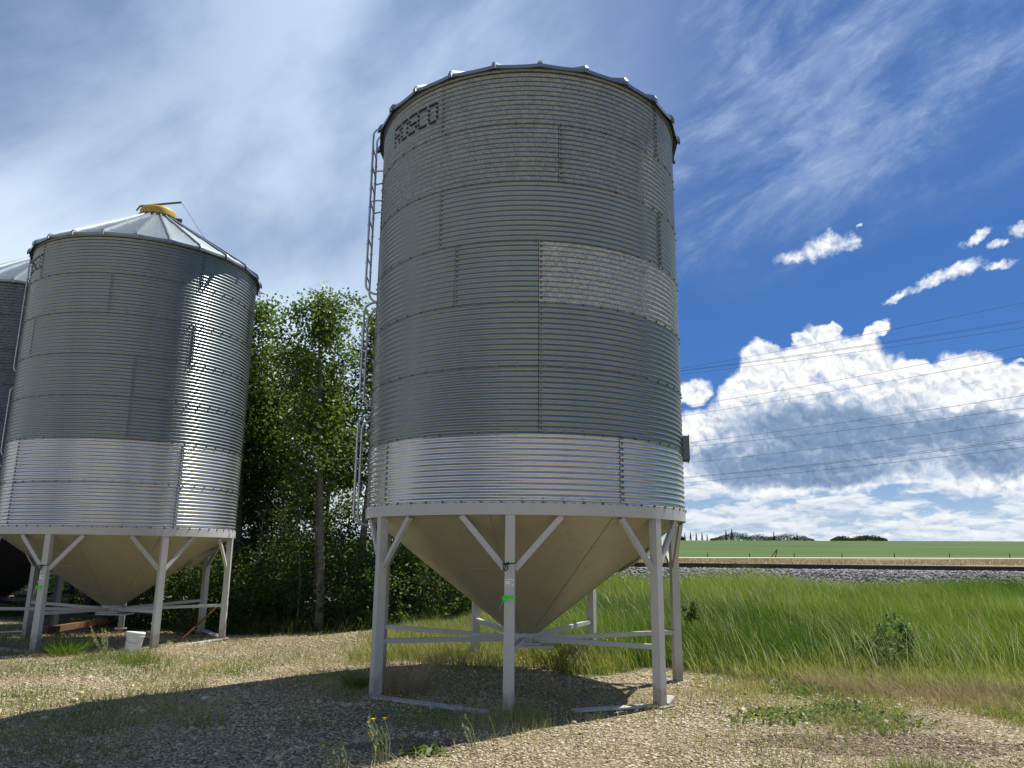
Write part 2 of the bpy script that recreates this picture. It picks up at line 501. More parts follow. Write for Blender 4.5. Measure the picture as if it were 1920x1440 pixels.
def blades(base, h, w, lean_dir, lean, tone, seg=3, curl=.5):
    """grass blades as curved tapering strips -> verts, quads, tone per vertex"""
    n = len(base)
    az = rng.uniform(0, 2 * PI, n)
    wx = np.cos(az) * w / 2; wy = np.sin(az) * w / 2
    lx = np.cos(lean_dir) * lean; ly = np.sin(lean_dir) * lean
    rows = []
    for k in range(seg + 1):
        t = k / seg
        bend = t ** (1 + curl)
        cx = base[:, 0] + lx * h * bend; cy = base[:, 1] + ly * h * bend
        cz = base[:, 2] + h * (t - .28 * np.minimum(lean, 1.2) * t * t)
        ww = (1 - t) ** .7 * .95 + .05
        rows.append(np.stack([np.stack([cx - wx * ww, cy - wy * ww, cz], 1), np.stack([cx + wx * ww, cy + wy * ww, cz], 1)], 1))
    V = np.stack(rows, 1).reshape(n, -1, 3)
    m = 2 * (seg + 1)
    q = np.array([(2 * k, 2 * k + 1, 2 * k + 3, 2 * k + 2) for k in range(seg)])
    F = (q[None] + (np.arange(n) * m)[:, None, None]).reshape(-1, 4)
    return V.reshape(-1, 3), F, np.repeat(tone, m)

def grass(name, base, h, w, ld, lean, tone, mat, seg=3, parent=None, curl=.5):
    V, F, T = blades(base, h, w, ld, lean, tone, seg, curl)
    return np_mesh(name, V, F, mat, False, T, parent)

def ground_pts(n, x0, x1, y0, y1, dens=None):
    x = rng.uniform(x0, x1, n); y = rng.uniform(y0, y1, n)
    if dens is not None:
        k = rng.uniform(0, 1, n) < dens(x, y)
        x = x[k]; y = y[k]
    return np.stack([x, y, terrain(x, y)], 1)

def frustum(x, y, m=.8):
    """keeps scatter to the piece of yard near the view, with a margin to each side"""
    return np.abs(x) < (.70 * y + m)

# ---- pebbles of the yard
def peb_d(x, y):
    w = wildness(x, y)
    patch = fbm(x, y, 33, .9, 4)
    return frustum(x, y) * (1 - .93 * w) * np.clip(7.5 / y, .25, 1) ** 1.5 * (.10 + .90 * sstep(.36, .56, patch))
P = ground_pts(330000, -13, 10.5, 4.6, 20, peb_d)
sz = .006 + .015 * rng.beta(1.3, 4.5, len(P)) * (1 + P[:, 1] * .06)
big = rng.uniform(0, 1, len(P)) < .03
sz[big] *= rng.uniform(1.6, 2.6, big.sum())
P[:, 2] += sz * .15
o = stones('gravel', P, sz, M['pebble'])
tag(o, kind='stuff', label='beige and grey pebbles covering the yard', cat='gravel')

# ---- brown mulch and bare dark soil patches
def mulch(name, label, cx, cy, rx, ry, n):
    a = rng.uniform(0, 2 * PI, n); r = np.sqrt(rng.uniform(0, 1, n)) * (.75 + .5 * vnoise(np.cos(a) * 3, np.sin(a) * 3, 7, 1))
    x = cx + rx * r * np.cos(a); y = cy + ry * r * np.sin(a)
    P = np.stack([x, y, terrain(x, y) + .006], 1)
    o = stones(name, P, rng.uniform(.006, .02, n), M['mulch'], .35, False, .35)
    tag(o, label, 'mulch', kind='stuff')
M['mulch'] = stone_mat('mulch', [(0, (.06, .035, .022)), (.5, (.16, .105, .065)), (.85, (.26, .19, .12)), (1, (.36, .29, .19))])
mulch('mulch_patch', 'dark brown mulch on the gravel at the lower right', 3.6, 8.15, 1.35, .5, 2600)
mulch('bare_soil', 'dark reddish soil patch behind the yellow flowers', -.95, 7.85, .55, .22, 1800)

# ---- short patchy grass growing in the gravel
def sg_d(x, y):
    n = fbm(x, y, 51, 1.1, 4)
    right = sstep(1.8, 4.0, x) * sstep(7.6, 8.9, y) * sstep(13.5, 11.5, y)
    leftp = sstep(-1.0, -2.5, x) * sstep(14.5, 13.2, y) * .38
    band = np.exp(-((y - (8.9 + .06 * x)) / .55) ** 2) * sstep(-3.5, -2.2, x) * sstep(1.3, .2, x) * .75
    behind = sstep(12.0, 12.8, y) * sstep(-3.6, -2.2, x) * sstep(2.4, 1.2, x) * .8
    far_left = np.exp(-((y - 13.2 + .05 * x) / .5) ** 2) * sstep(-5.5, -7, x) * .9
    br = sstep(2.2, 3.2, x) * sstep(7.4, 6.6, y) * .9
    d = np.maximum.reduce([right, leftp, band, behind, far_left, br, .10 + 0 * x])
    return frustum(x, y) * d * sstep(.42, .60, n + .08) * (1 - wildness(x, y))
P = ground_pts(380000, -12, 10, 4.8, 18.5, sg_d)
h = rng.uniform(.03, .13, len(P)) * (.6 + 1.0 * fbm(P[:, 0], P[:, 1], 5, .7, 2))
tone = np.clip(fbm(P[:, 0], P[:, 1], 61, .9, 3) * 1.5 - .25 + rng.normal(0, .18, len(P)), 0, 1)
o = grass('yard_grass', P, h, rng.uniform(.005, .011, len(P)), rng.uniform(0, 2 * PI, len(P)), rng.uniform(.1, .9, len(P)), tone, M['grass_short'], 2)
tag(o, kind='stuff', label='thin patchy grass growing through the gravel', cat='grass')

# ---- taller stems standing here and there in the gravel, in the shade edge
P = ground_pts(2600, -7, 7, 6.0, 12.5, lambda x, y: frustum(x, y) * (1 - wildness(x, y)) * sstep(.46, .6, fbm(x, y, 77, 1.0, 3)))
h = rng.uniform(.10, .34, len(P))
o = grass('weed_stems', P, h, rng.uniform(.004, .008, len(P)), rng.uniform(0, 2 * PI, len(P)), rng.uniform(.1, .6, len(P)), rng.uniform(.2, 1, len(P)), M['grass_short'], 3)
tag(o, kind='stuff', label='scattered thin weed stems standing in the gravel', cat='weeds')

# ---- straw litter
P = ground_pts(64000, -11, 9, 5.2, 18.8, lambda x, y: frustum(x, y) * sstep(.5, .66, fbm(x, y, 83, 1.3, 4)))
o = grass('straw_litter', P + np.array([0, 0, .012]), rng.uniform(.05, .16, len(P)), np.full(len(P), .006), rng.uniform(0, 2 * PI, len(P)), rng.uniform(1.0, 2.4, len(P)), rng.uniform(0, 1, len(P)), M['grass_dry'], 2)
tag(o, kind='stuff', label='dry straw bits lying on the gravel', cat='straw')

# ---- tall grass between the yard and the railway
def tg_d(x, y):
    return sstep(.35, .75, wildness(x, y)) * (np.abs(x - .0) < (.74 * y + 2)) * sstep(-.3, .9, x + (y - 13) * .08 + (fbm(x, y, 161, 1.2, 3) - .5) * 1.6) * np.clip(15 / y, .4, 1)
P = ground_pts(380000, -2.2, 19, 11, 24.2, tg_d)
n = len(P)
edge = sstep(0, 1.6, P[:, 1] - (11.9 + np.clip(4.2 - P[:, 0], -9, 6) * .13))
patch = fbm(P[:, 0], P[:, 1], 91, 2.6, 4)
h = (.30 + .40 * rng.beta(2, 2, n)) * (.45 + .55 * sstep(-.2, 1.6, P[:, 0] + (P[:, 1] - 13) * .08)) * (1 + .35 * sstep(19.5, 23, P[:, 1])) * (.5 + .5 * edge) * (.45 + 1.1 * patch)
big = fbm(P[:, 0], P[:, 1], 131, 5.5, 3)
tone = np.clip(.28 + (patch - .5) * 1.2 + (big - .5) * 1.4 + rng.normal(0, .26, n), 0, .72)
dry = rng.uniform(0, 1, n) < (.05 + .55 * (1 - edge) + .12 * sstep(.5, .65, fbm(P[:, 0], P[:, 1], 95, 1.5, 3)))
tone[dry] = rng.uniform(.65, 1, dry.sum())
wind = PI + rng.normal(0, .95, n)
o = grass('tall_grass', P, h, rng.uniform(.005, .013, n), wind, rng.uniform(.05, .75, n), tone, M['grass_tall'], 3)
tag(o, kind='stuff', label='tall wind-swept green grass between the yard and the railway', cat='grass')
# pale seed stalks above it
P = ground_pts(24000, -1, 18, 12.0, 24.6, lambda x, y: tg_d(x, y) * (.25 + .75 * sstep(.42, .6, fbm(x, y, 123, 2.2, 3))))
o = grass('seed_stalks', P, rng.uniform(.45, .92, len(P)), rng.uniform(.006, .013, len(P)), PI + rng.normal(0, .7, len(P)), rng.uniform(.1, .8, len(P)), rng.uniform(0, 1, len(P)), M['pale_stalk'], 4)
tag(o, kind='stuff', label='pale seed stalks rising above the tall grass', cat='grass')
# rough mixed grass between the middle bin and the wood
def rg_d(x, y):
    w = 19.4 + .62 * np.clip(-6.5 - x, 0, 40)
    return sstep(-2.9, -1.8, x) * sstep(2.2, .6, x + (y - 13) * .08) * sstep(12.4, 13.6, y) * sstep(w + 1.0, w - .5, y) * sstep(.28, .5, fbm(x, y, 171, .9, 3))
P = ground_pts(90000, -4.6, 2.2, 12.3, 21, rg_d)
n = len(P)
o = grass('rough_grass', P, rng.uniform(.08, .34, n) * (.5 + fbm(P[:, 0], P[:, 1], 173, .8, 2)), rng.uniform(.005, .011, n), rng.uniform(0, 2 * PI, n), rng.uniform(.1, .9, n), np.clip(rng.normal(.58, .26, n), 0, 1), M['grass_short'], 3)
tag(o, kind='stuff', label='rough green and straw-coloured grass behind the middle bin', cat='grass')
# low leafy ground cover, bright green, where the gravel thins out
n = 16000
x = rng.uniform(1.9, 7.5, n); y = rng.uniform(8.6, 11.6, n)
k = (sstep(.48, .62, fbm(x, y, 151, 1.1, 3)) * sstep(8.6, 9.3, y) * sstep(2.2, 3.2, x) > rng.uniform(0, 1, n))
x = x[k]; y = y[k]
LEAFC = np.stack([x, y, terrain(x, y) + rng.uniform(.005, .07, len(x))], 1)
# dry bleached fringe along the gravel edge
def fr_d(x, y):
    e = 11.9 + .5 * np.sin(x * .7) + np.clip(4.2 - x, -9, 6) * .13
    return np.exp(-((y - e + .55) / .75) ** 2) * sstep(3.0, 4.2, x) * sstep(.3, .55, fbm(x, y, 99, .8, 3))
P = ground_pts(40000, 2.5, 10, 8, 13, fr_d)
o = grass('dry_fringe', P, rng.uniform(.10, .36, len(P)), rng.uniform(.004, .008, len(P)), PI + rng.normal(0, 1.0, len(P)), rng.uniform(.3, 1.3, len(P)), rng.uniform(0, 1, len(P)), M['grass_dry'], 3)
tag(o, kind='stuff', label='bleached dry grass along the gravel edge', cat='grass')
# undergrowth at the wood's edge
def ug_d(x, y):
    w = 19.2 + .62 * np.clip(-6.5 - x, 0, 40)
    return ((y > w - .3) & (y < w + 5) & (x < -.8)) * .8
P = ground_pts(30000, -17, -.8, 18, 29, ug_d)
o = grass('undergrowth', P, rng.uniform(.1, .5, len(P)), rng.uniform(.008, .02, len(P)), rng.uniform(0, 2 * PI, len(P)), rng.uniform(.2, 1, len(P)), rng.uniform(0, .8, len(P)), M['shrub_leaf'], 2)
tag(o, kind='stuff', label='low green undergrowth on the floor of the wood', cat='undergrowth')

x = rng.uniform(-2, 46, 26000); y = rng.uniform(49, 56.5, 26000)
P = np.stack([x, y, terrain(x, y)], 1)
o = grass('verge_grass', P, rng.uniform(.06, .22, len(P)) * (.3 + 1.4 * fbm(x, y, 141, 3, 3)) * (1 - .6 * sstep(54, 56.5, y)), rng.uniform(.02, .05, len(P)), rng.uniform(0, 2 * PI, len(P)), rng.uniform(.2, .8, len(P)), rng.uniform(0, 1, len(P)), M['grass_dry'], 2)
tag(o, kind='stuff', label='dry pale grass on the verge between railway and road', cat='grass')

# ------------------------------------------------------------------ railway
mb = MB()
prof = [(23.4, .42), (24.7, 1.20), (25.15, 1.30), (29.0, 1.30), (30.8, .5)]
for (y0, z0), (y1, z1) in zip(prof[:-1], prof[1:]):
    mb.add([(-60, y0, z0), (110, y0, z0), (110, y1, z1), (-60, y1, z1)], [(0, 1, 2, 3)])
tag(mb.build('ballast_bed', M['ballast_bed']), kind='structure')
n = 15000
y = rng.uniform(23.5, 25.9, n); x = rng.uniform(-2, 30, n)
z = np.interp(y, [p[0] for p in prof], [p[1] for p in prof])
o = stones('ballast_rocks', np.stack([x, y, z + .01], 1), .028 + .045 * rng.beta(1.5, 3, n), M['ballast'], .8, False, .3, rng.beta(2, 1.6, n))
tag(o, kind='stuff', label='grey crushed ballast rocks sloping below the rails', cat='ballast')
track = empty('railway_track', (0, 26, 1.30))
tag(track, 'dark steel railway track on its ballast bank beyond the tall grass', 'railway')
for yy in (0.0, 1.5):
    mb = MB()
    pr = [(-.075, 0), (.075, 0), (.075, .015), (.012, .03), (.012, .125), (.037, .135), (.037, .172), (-.037, .172), (-.037, .135), (-.012, .125), (-.012, .03), (-.075, .015)]
    for xa, xb in ((-60, 110),):
        vs = [(xa, yy + a, b) for a, b in pr] + [(xb, yy + a, b) for a, b in pr]
        k = len(pr)
        mb.add(vs, [(i, (i + 1) % k, k + (i + 1) % k, k + i) for i in range(k)])
    mb.build('rail', M['rail'], track)

# ------------------------------------------------------------------ steel hopper bins
R = 2.286
AMP = .0096
NCOR = 12
def corr(ph):
    """rolled profile: flattened crests and valleys, steep flanks"""
    return AMP * np.tanh(.7 * np.cos(ph)) / math.tanh(.7)
def pol(a, r, z):
    a = RAD(a)
    return (r * math.sin(a), -r * math.cos(a), z)

def wall_sheet(a0, a1, zb, th, mats, parent, bolts_seam=True, miss=None, label=None, res=8, k_out=0.0):
    """one rolled sheet: corrugated, lapped at its left seam, with its bolts"""
    pitch = th / NCOR
    rows = NCOR * res + 1
    cols = max(2, int(math.ceil((a1 - a0) / 2.5)) + 1)
    zz = np.linspace(0, th, rows)
    lip = 0 * zz
    rr = R + corr(2 * PI * zz / pitch) + lip + k_out
    aa = np.radians(np.linspace(a0, a1, cols))
    # the seam edge at a0 rides over its neighbour
    ride = np.zeros(cols); ride[0] = .004; ride[1] = .001
    A, Z = np.meshgrid(aa, zz, indexing='ij')
    RR = rr[None, :] + ride[:, None]
    X = RR * np.sin(A); Y = -RR * np.cos(A)
    V = np.stack([X.ravel(), Y.ravel(), Z.ravel() + zb], 1)
    i = np.arange(cols * rows).reshape(cols, rows)
    F = np.stack([i[:-1, :-1].ravel(), i[1:, :-1].ravel(), i[1:, 1:].ravel(), i[:-1, 1:].ravel()], 1)
    mb = MB()
    mb.add(V.tolist(), F.tolist(), 0, True)
    # dark strip along the lap edge, its shade put into colour
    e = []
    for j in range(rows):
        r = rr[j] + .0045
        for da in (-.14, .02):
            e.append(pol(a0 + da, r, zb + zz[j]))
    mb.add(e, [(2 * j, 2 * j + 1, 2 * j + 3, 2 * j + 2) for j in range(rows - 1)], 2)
    # dark strip drawn as the shadow line of the lower lap
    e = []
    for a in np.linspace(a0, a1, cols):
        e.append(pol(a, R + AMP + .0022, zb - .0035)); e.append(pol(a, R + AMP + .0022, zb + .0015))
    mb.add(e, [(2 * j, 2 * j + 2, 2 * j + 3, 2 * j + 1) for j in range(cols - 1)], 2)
    def bolt(a, z, r):
        c = Vector(pol(a, r, z)); nrm = Vector((math.sin(RAD(a)), -math.cos(RAD(a)), 0))
        t = Vector((math.cos(RAD(a)), math.sin(RAD(a)), 0)); u = Vector((0, 0, 1))
        for rad, d0, d1 in ((.019, 0, .004), (.012, .004, .016)):
            k = 6
            ring = [c + (t * math.cos(2 * PI * q / k) + u * math.sin(2 * PI * q / k)) * rad for q in range(k)]
            vs = [p + nrm * d0 for p in ring] + [p + nrm * d1 for p in ring]
            mb.add(vs, [(q, (q + 1) % k, k + (q + 1) % k, k + q) for q in range(k)] + [tuple(range(k, 2 * k))], 1)
    for q in range(int((a1 - a0) / 6.2)):
        bolt(a0 + 2 + q * 6.2, zb + pitch * 0.0 + .006, R + AMP + .002)
    if bolts_seam:
        for q in range(1, NCOR + 1):
            bolt(a0 + .75, zb + q * pitch, R + AMP + .001)
    o = mb.build('wall_sheet', mats, parent)
    if label: o['label'] = label
    return o

LETTERS = {
 'R': [[(0, 0), (0, 1), (.85, 1), (1, .85), (1, .65), (.85, .5), (0, .5)], [(.5, .5), (1, 0)]],
 'O': [[(.2, 0), (.8, 0), (1, .15), (1, .85), (.8, 1), (.2, 1), (0, .85), (0, .15), (.2, 0)]],
 'S': [[(0, 0), (.8, 0), (1, .12), (1, .4), (.8, .5), (.2, .5), (0, .6), (0, .88), (.2, 1), (.9, 1), (1, .9)]],
 'C': [[(1, 0), (.2, 0), (0, .15), (0, .85), (.2, 1), (.9, 1), (1, .85)]],
}
def lettering(word, a_right, z0, zb, th, parent):
    pitch = th / NCOR
    H = 4 * pitch; wd = 3.8; step = 5.2
    mb = MB()
    for n_, ch in enumerate(reversed(word)):
        al = a_right - n_ * step - wd
        nu, nv = 34, 70
        for iv in range(nv):
            for iu in range(nu):
                u = -.18 + 1.36 * (iu + .5) / nu; v = -.12 + 1.24 * (iv + .5) / nv
                best = 9
                px, py = u * wd * .04, v * H
                for st in LETTERS[ch]:
                    for (x1, y1), (x2, y2) in zip(st[:-1], st[1:]):
                        ax, ay, bx, by = x1 * wd * .04, y1 * H, x2 * wd * .04, y2 * H
                        L2 = (bx - ax) ** 2 + (by - ay) ** 2
                        t = max(0, min(1, ((px - ax) * (bx - ax) + (py - ay) * (by - ay)) / L2))
                        best = min(best, math.hypot(px - ax - t * (bx - ax), py - ay - t * (by - ay)))
                z = z0 + py
                if best > .0235 or math.cos(2 * PI * (z - zb) / pitch) < -.75: continue
                q = []
                for du, dv in ((-.5, -.5), (.5, -.5), (.5, .5), (-.5, .5)):
                    uu = u + du * 1.36 / nu; vv = v + dv * 1.24 / nv
                    zz = z0 + vv * H
                    q.append(pol(al + uu * wd, R + float(corr(2 * PI * (zz - zb) / pitch)) + .0022, zz))
                mb.add(q, [(0, 1, 2, 3)], 0, True)
    return mb.build('lettering', M['stencil'], parent)

def section_ladder(parent, ang, z0, z1, r_out, mat, over_eave=False):
    """a bolt-on ladder section: two bent side rails and its rungs"""
    lad = MB()
    half = .21
    t = Vector((math.cos(RAD(ang)), math.sin(RAD(ang)), 0)); nrm = Vector((math.sin(RAD(ang)), -math.cos(RAD(ang)), 0))
    base = nrm * R
    d = r_out - R
    first = None
    rails = []
    for sg in (-1, 1):
        mb = MB()
        off = t * (half * sg)
        pts = []
        zb = z0
        for k in range(6):   # bottom bend
            a = PI / 2 * k / 5
            pts.append(base + off + nrm * (.0 + d * math.sin(a)) + Vector((0, 0, zb + .16 * (1 - math.cos(a)))))
        if over_eave:
            zt = z1 + (.0 if sg < 0 else -.12)
            for k in range(7):
                a = PI / 2 * k / 6
                pts.append(base + off + nrm * (d - .14 * (1 - math.cos(a))) + Vector((0, 0, zt + .14 * math.sin(a))))
            pts.append(base + off + nrm * (d - .42) + Vector((0, 0, zt + .13)))
            pts.append(base + off + nrm * (d - .50) + Vector((0, 0, zt + .04)))
        else:
            for k in range(6):
                a = PI / 2 * k / 5
                pts.append(base + off + nrm * (d * math.cos(a)) + Vector((0, 0, z1 - .16 * (1 - math.sin(a)))))
        mb.tube(pts, .017, 8)
        zc = z0 + .5
        while zc < z1 - .2:   # rung collars
            c = base + off + nrm * d + Vector((0, 0, zc))
            mb.tube([c - nrm * .026, c + nrm * .026], .008, 6)
            zc += .305
        rails.append(mb)
    rt = empty_part('ladder', parent)
    for mb in rails: mb.build('rail', mat, rt)
    for zz in ((z1 - .75, z1 - 1.25) if over_eave else ()):
        for sg in (-1, 1):
            mb = MB(); o_ = base + t * (half * sg)
            mb.tube([o_ + nrm * d + Vector((0, 0, zz)), o_ + nrm * (d * .4) + Vector((0, 0, zz + .03)), o_ + Vector((0, 0, zz + .03))], .012, 6)
            mb.build('bracket', mat, rt)
    zc = z0 + .3
    while zc < z1 - .12:
        mb = MB()
        c = base + nrm * d + Vector((0, 0, zc))
        mb.tube([c - t * half, c + t * half], .011, 6)
        mb.build('rung', mat, rt)
        zc += .305
    return rt

def empty_part(name, parent):
    o = bpy.data.objects.new(name, None); o.empty_display_size = .2
    return link(o, parent)

def make_bin(loc, label, tiers, zb, th, ground_z, leg0, ladder_secs, lid=True, word=True, hatch=False, tagged=False, base_rails=(), seed=0, ladder_ang=-87, man_ang=104, lid_rot=25, roof_rise=1.30, frame='paint', cone_mat='cone'):
    bx, by = loc
    root = empty('grain_bin', (bx, by, 0))
    tag(root, label, 'grain bin', 'steel hopper grain bins standing in a row')
    ztop = zb + 7 * th
    # ---- wall sheets, top tier first
    for k, (seams, matname) in enumerate(tiers):
        z0 = zb + (6 - k) * th
        seams = sorted(seams)
        for i, a in enumerate(seams):
            b = seams[i + 1] if i + 1 < len(seams) else seams[0] + 360
            mn = matname[i % len(matname)] if isinstance(matname, (list, tuple)) else matname
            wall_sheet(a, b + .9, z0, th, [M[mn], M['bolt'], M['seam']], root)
    if word:
        pitch = th / NCOR
        z0 = zb + 6 * th
        lettering('ROSCO', -33.9, z0 + pitch * 4, z0, th, root)
    # ---- top angle ring
    mb = MB(); mb.lathe([(R + .008, ztop - .01), (R + .03, ztop - .01), (R + .03, ztop + .035), (R - .03, ztop + .035)], 96, smooth=False)
    mb.build('eave_ring', M['galv_roof'], root)
    # ---- roof of 24 panels with standing ribs
    NR = 24
    re, ze = R + .10, ztop + .02
    rt, zt = .40, ztop + roof_rise
    slope = (zt - ze) / (re - rt)
    a_off = 2.9 - leg0 * 0
    mb = MB()
    for i in range(NR):
        a0 = a_off + i * 15.0; a1 = a0 + 15.0
        rings = []
        for (f, dz) in ((0, -.05), (0, 0), (.10, .012), (.105, 0), (.42, .012), (.425, 0), (.72, .012), (.725, 0), (1, 0)):
            r = re + (rt - re) * f; z = ze + (zt - ze) * f + dz
            rings.append([pol(a0 + (a1 - a0) * q / 4, r * (math.cos(RAD(7.5)) / math.cos(RAD(15 * q / 4 - 7.5)) if f < .9 else 1), z - .010 * math.sin(PI * q / 4) * (f < .9)) for q in range(5)])
        vs = [p for rg in rings for p in rg]
        fs = [(5 * j + q, 5 * j + q + 1, 5 * j + q + 6, 5 * j + q + 5) for j in range(len(rings) - 1) for q in range(4)]
        mb.add(vs, fs, 0, False)
    roof = mb.build('roof', M['galv_roof'], root)
    for i in range(NR):
        a = a_off + i * 15.0
        mb = MB()
        e = .0
        def P_(r, z, w):
            t = Vector((math.cos(RAD(a)), math.sin(RAD(a)), 0)); c = Vector(pol(a, r, z))
            return c, t * w
        r0, r1 = re + .035, rt - .02
        prof = []
        for r, hgt, w in ((r0, .012, .036), (r0 - .03, .048, .034), (r0 - .12, .046, .030), (r1, .045, .026)):
            z = ze + (re - r) * slope
            c, t = P_(r, z, w)
            prof.append([c - t - Vector((0, 0, .055 if r > re - .06 else .0)), c - t * .55 + Vector((0, 0, hgt)), c + t * .55 + Vector((0, 0, hgt)), c + t - Vector((0, 0, .055 if r > re - .06 else .0))])
        vs = [p for q in prof for p in q]
        fs = []
        for j in range(len(prof) - 1):
            for q in range(3):
                fs.append((4 * j + q, 4 * j + q + 1, 4 * j + q + 5, 4 * j + q + 4))
        fs.append((3, 2, 1, 0))
        mb.add(vs, fs)
        mb.build('roof_rib', M['galv_roof'], roof)
    # ---- filling lid
    mb = MB(); mb.lathe([(.41, zt - .06), (.41, zt + .05), (.43, zt + .05), (.43, zt + .06)], 40)
    mb.build('roof_collar', M['galv_roof'], root)
    if lid:
        mb = MB(); mb.lathe([(.37, zt + .03), (.39, zt + .20), (.36, zt + .25), (.18, zt + .30), (0.001, zt + .31)], 40)
        ld = mb.build('lid', M['yellow_lid'], root)
        t = Vector((math.cos(RAD(lid_rot)), math.sin(RAD(lid_rot)), 0))
        mb = MB()
        c = Vector((0, 0, zt))
        mb.beam(c - t * .46 + Vector((0, 0, .18)), c - t * .40 + Vector((0, 0, .30)), .03, .03)
        mb.beam(c - t * .40 + Vector((0, 0, .30)), c + t * .46 + Vector((0, 0, .56)), .03, .04)
        mb.beam(c + t * .46 + Vector((0, 0, .12)), c + t * .46 + Vector((0, 0, .56)), .035, .035)
        mb.beam(c + t * .36 + Vector((0, 0, .10)), c + t * .52 + Vector((0, 0, .10)), .05, .08)
        mb.build('lid_arm', M['hatch'], root)
        mb = MB()
        tt = Vector((math.cos(RAD(lid_rot + 12)), math.sin(RAD(lid_rot + 12)), 0))
        mb.tube([c + t * .46 + Vector((0, 0, .56)), Vector((0, 0, ze)) + tt * (R * .62) + Vector((0, 0, slope * R * .45))], .005, 5)
        mb.build('pull_cable', M['wire'], root)
    # ---- lower ring and cone
    mb = MB(); mb.lathe([(R - .02, zb - .145), (R + .012, zb - .145), (R + .012, zb + .012), (R + .004, zb + .016), (R - .02, zb + .016)], 120, smooth=False)
    mb.build('ring_beam', M[frame], root)
    zt_c, zh = zb - .10, ground_z + .66
    mb = MB(); n = 120
    prof = [(R - .03, zt_c), (R - .06, zt_c - .03)]
    for q in range(1, 13):
        f = q / 12; prof.append((R - .06 + (.17 - R + .06) * f, zt_c - .03 + (zh - zt_c + .03) * f))
    mb.lathe(prof[::-1], n, smooth=True)
    for a in (-95, -12, 28, 76, 120, 200):   # weld seams
        a += seed * 17
        mb.tube([pol(a, R - .058, zt_c - .035), pol(a, .175, zh)], .004, 5, caps=False)
    for a0, f in ((-52 + seed * 9, .45),):
        pts = []
        for q in range(13):
            r = prof[2 + int(f * 10)][0]; pts.append(pol(a0 + q * 3.2, r, prof[2 + int(f * 10)][1]))
        mb.tube(pts, .004, 5, caps=False)
    cone = mb.build('cone', M[cone_mat], root)
    # manhole on the slope
    mh = MB()
    r_m = 1.62; z_m = zt_c - (R - .06 - r_m) * (zt_c - zh) / (R - .23)
    c = Vector(pol(man_ang, r_m, z_m))
    rad = Vector((math.sin(RAD(man_ang)), -math.cos(RAD(man_ang)), 0))
    sl = math.atan2(zt_c - zh, R - .23)
    nrm = (rad * math.sin(sl) - Vector((0, 0, math.cos(sl)))).normalized()
    mh.tube([c - nrm * .03, c + nrm * .07], .30, 28)
    mh.tube([c + nrm * .071, c + nrm * .095], .335, 28, 0)
    mh.build('manhole', M[cone_mat], root)
    # ---- outlet and gate
    mb = MB(); mb.lathe([(.20, zh - .10), (.20, zh + .05), (.17, zh + .05)], 24)
    mb.box((0, 0, zh - .115), (.46, .46, .03)); mb.box((.10, -.05, zh - .15), (.62, .40, .03))
    mb.build('outlet_gate', M[frame], root)
    # ---- legs, braces, spokes
    angs = [leg0 + 360 / 7 * k for k in range(7)]
    zr = zb - .147
    rl = R - .045
    zs = ground_z + .70
    for a in angs:
        mb = MB()
        rot = Matrix.Rotation(RAD(a), 3, 'Z')
        c = Vector(pol(a, rl, 0))
        mb.box((c.x, c.y, (zr + ground_z - .05) / 2), (.124, .118, zr - ground_z + .05), rot, 0, .90)
        leg = mb.build('leg', M[frame], root)
        mb = MB()
        mb.box((c.x, c.y, ground_z + .006), (.26, .26, .014), rot)
        mb.build('foot_plate', M[frame], leg)
        tdir = Vector((math.cos(RAD(a)), math.sin(RAD(a)), 0))
        for sg in (-1, 1):
            p = c + tdir * (.058 * sg) + Vector((0, 0, zr - .62))
            q = Vector(pol(a + sg * 15.5, rl + .01, zr - .004))
            mb = MB()
            mb.channel(p, q, .068, .042, .008, up=(rl and Vector((math.sin(RAD(a)), -math.cos(RAD(a)), 0))))
            mb.build('brace', M[frame], root)
        mb = MB()
        p = Vector(pol(a, rl - .058, zs)); q = Vector(pol(a, .205, zh - .03))
        mb.channel(q, p, .07, .05, .008)
        mb.build('spoke', M[frame], root)
    for (i, j, f0, f1, dz) in base_rails:
        mb = MB()
        p = Vector(pol(angs[i], R + .0, ground_z + dz)); q = Vector(pol(angs[j], R + .0, ground_z + dz))
        pa = p + (q - p) * f0; qa = p + (q - p) * f1
        mb.beam(pa, qa, .14, .022)
        mb.build('base_rail', M['plate_paint'], root)
    for sec in ladder_secs:
        section_ladder(root, ladder_ang, sec[0], sec[1], R + .175, M['rail_tube'], len(sec) > 2)
    if hatch:
        mb = MB(); a = 80
        c = Vector(pol(a, R + .04, zb + .90))
        mb.box(c, (.40, .08, .33), Matrix.Rotation(RAD(a), 3, 'Z'))
        c2 = Vector(pol(a, R + .087, zb + .90))
        mb.box(c2, (.42, .012, .36), Matrix.Rotation(RAD(a), 3, 'Z'))
        mb.build('side_hatch', M['hatch'], root)
    if tagged:
        a = angs[0]
        rot = Matrix.Rotation(RAD(a), 3, 'Z')
        c = Vector(pol(a, R - .045 + .0612, 0))
        w = rot @ Vector((1, 0, 0))
        mb = MB()
        zt_ = zr - .77
        mb.box((c.x, c.y, zt_), (.104, .002, .085), rot)
        nrm_ = rot @ Vector((0, -1, 0))
        for (x0, x1, z, hh) in ((-.005, .04, .020, .006), (.015, .044, .006, .007), (-.044, .03, -.028, .007), (-.044, -.01, .024, .004), (.0, .044, -.006, .004)):
            cc = c + w * ((x0 + x1) / 2) + nrm_ * .0018
            mb.box((cc.x, cc.y, zt_ + z), (x1 - x0, .0012, hh), rot, 1)
        mb.build('lot_sticker', [M['tag'], M['ink']], root)
    return root, angs, zr, rl

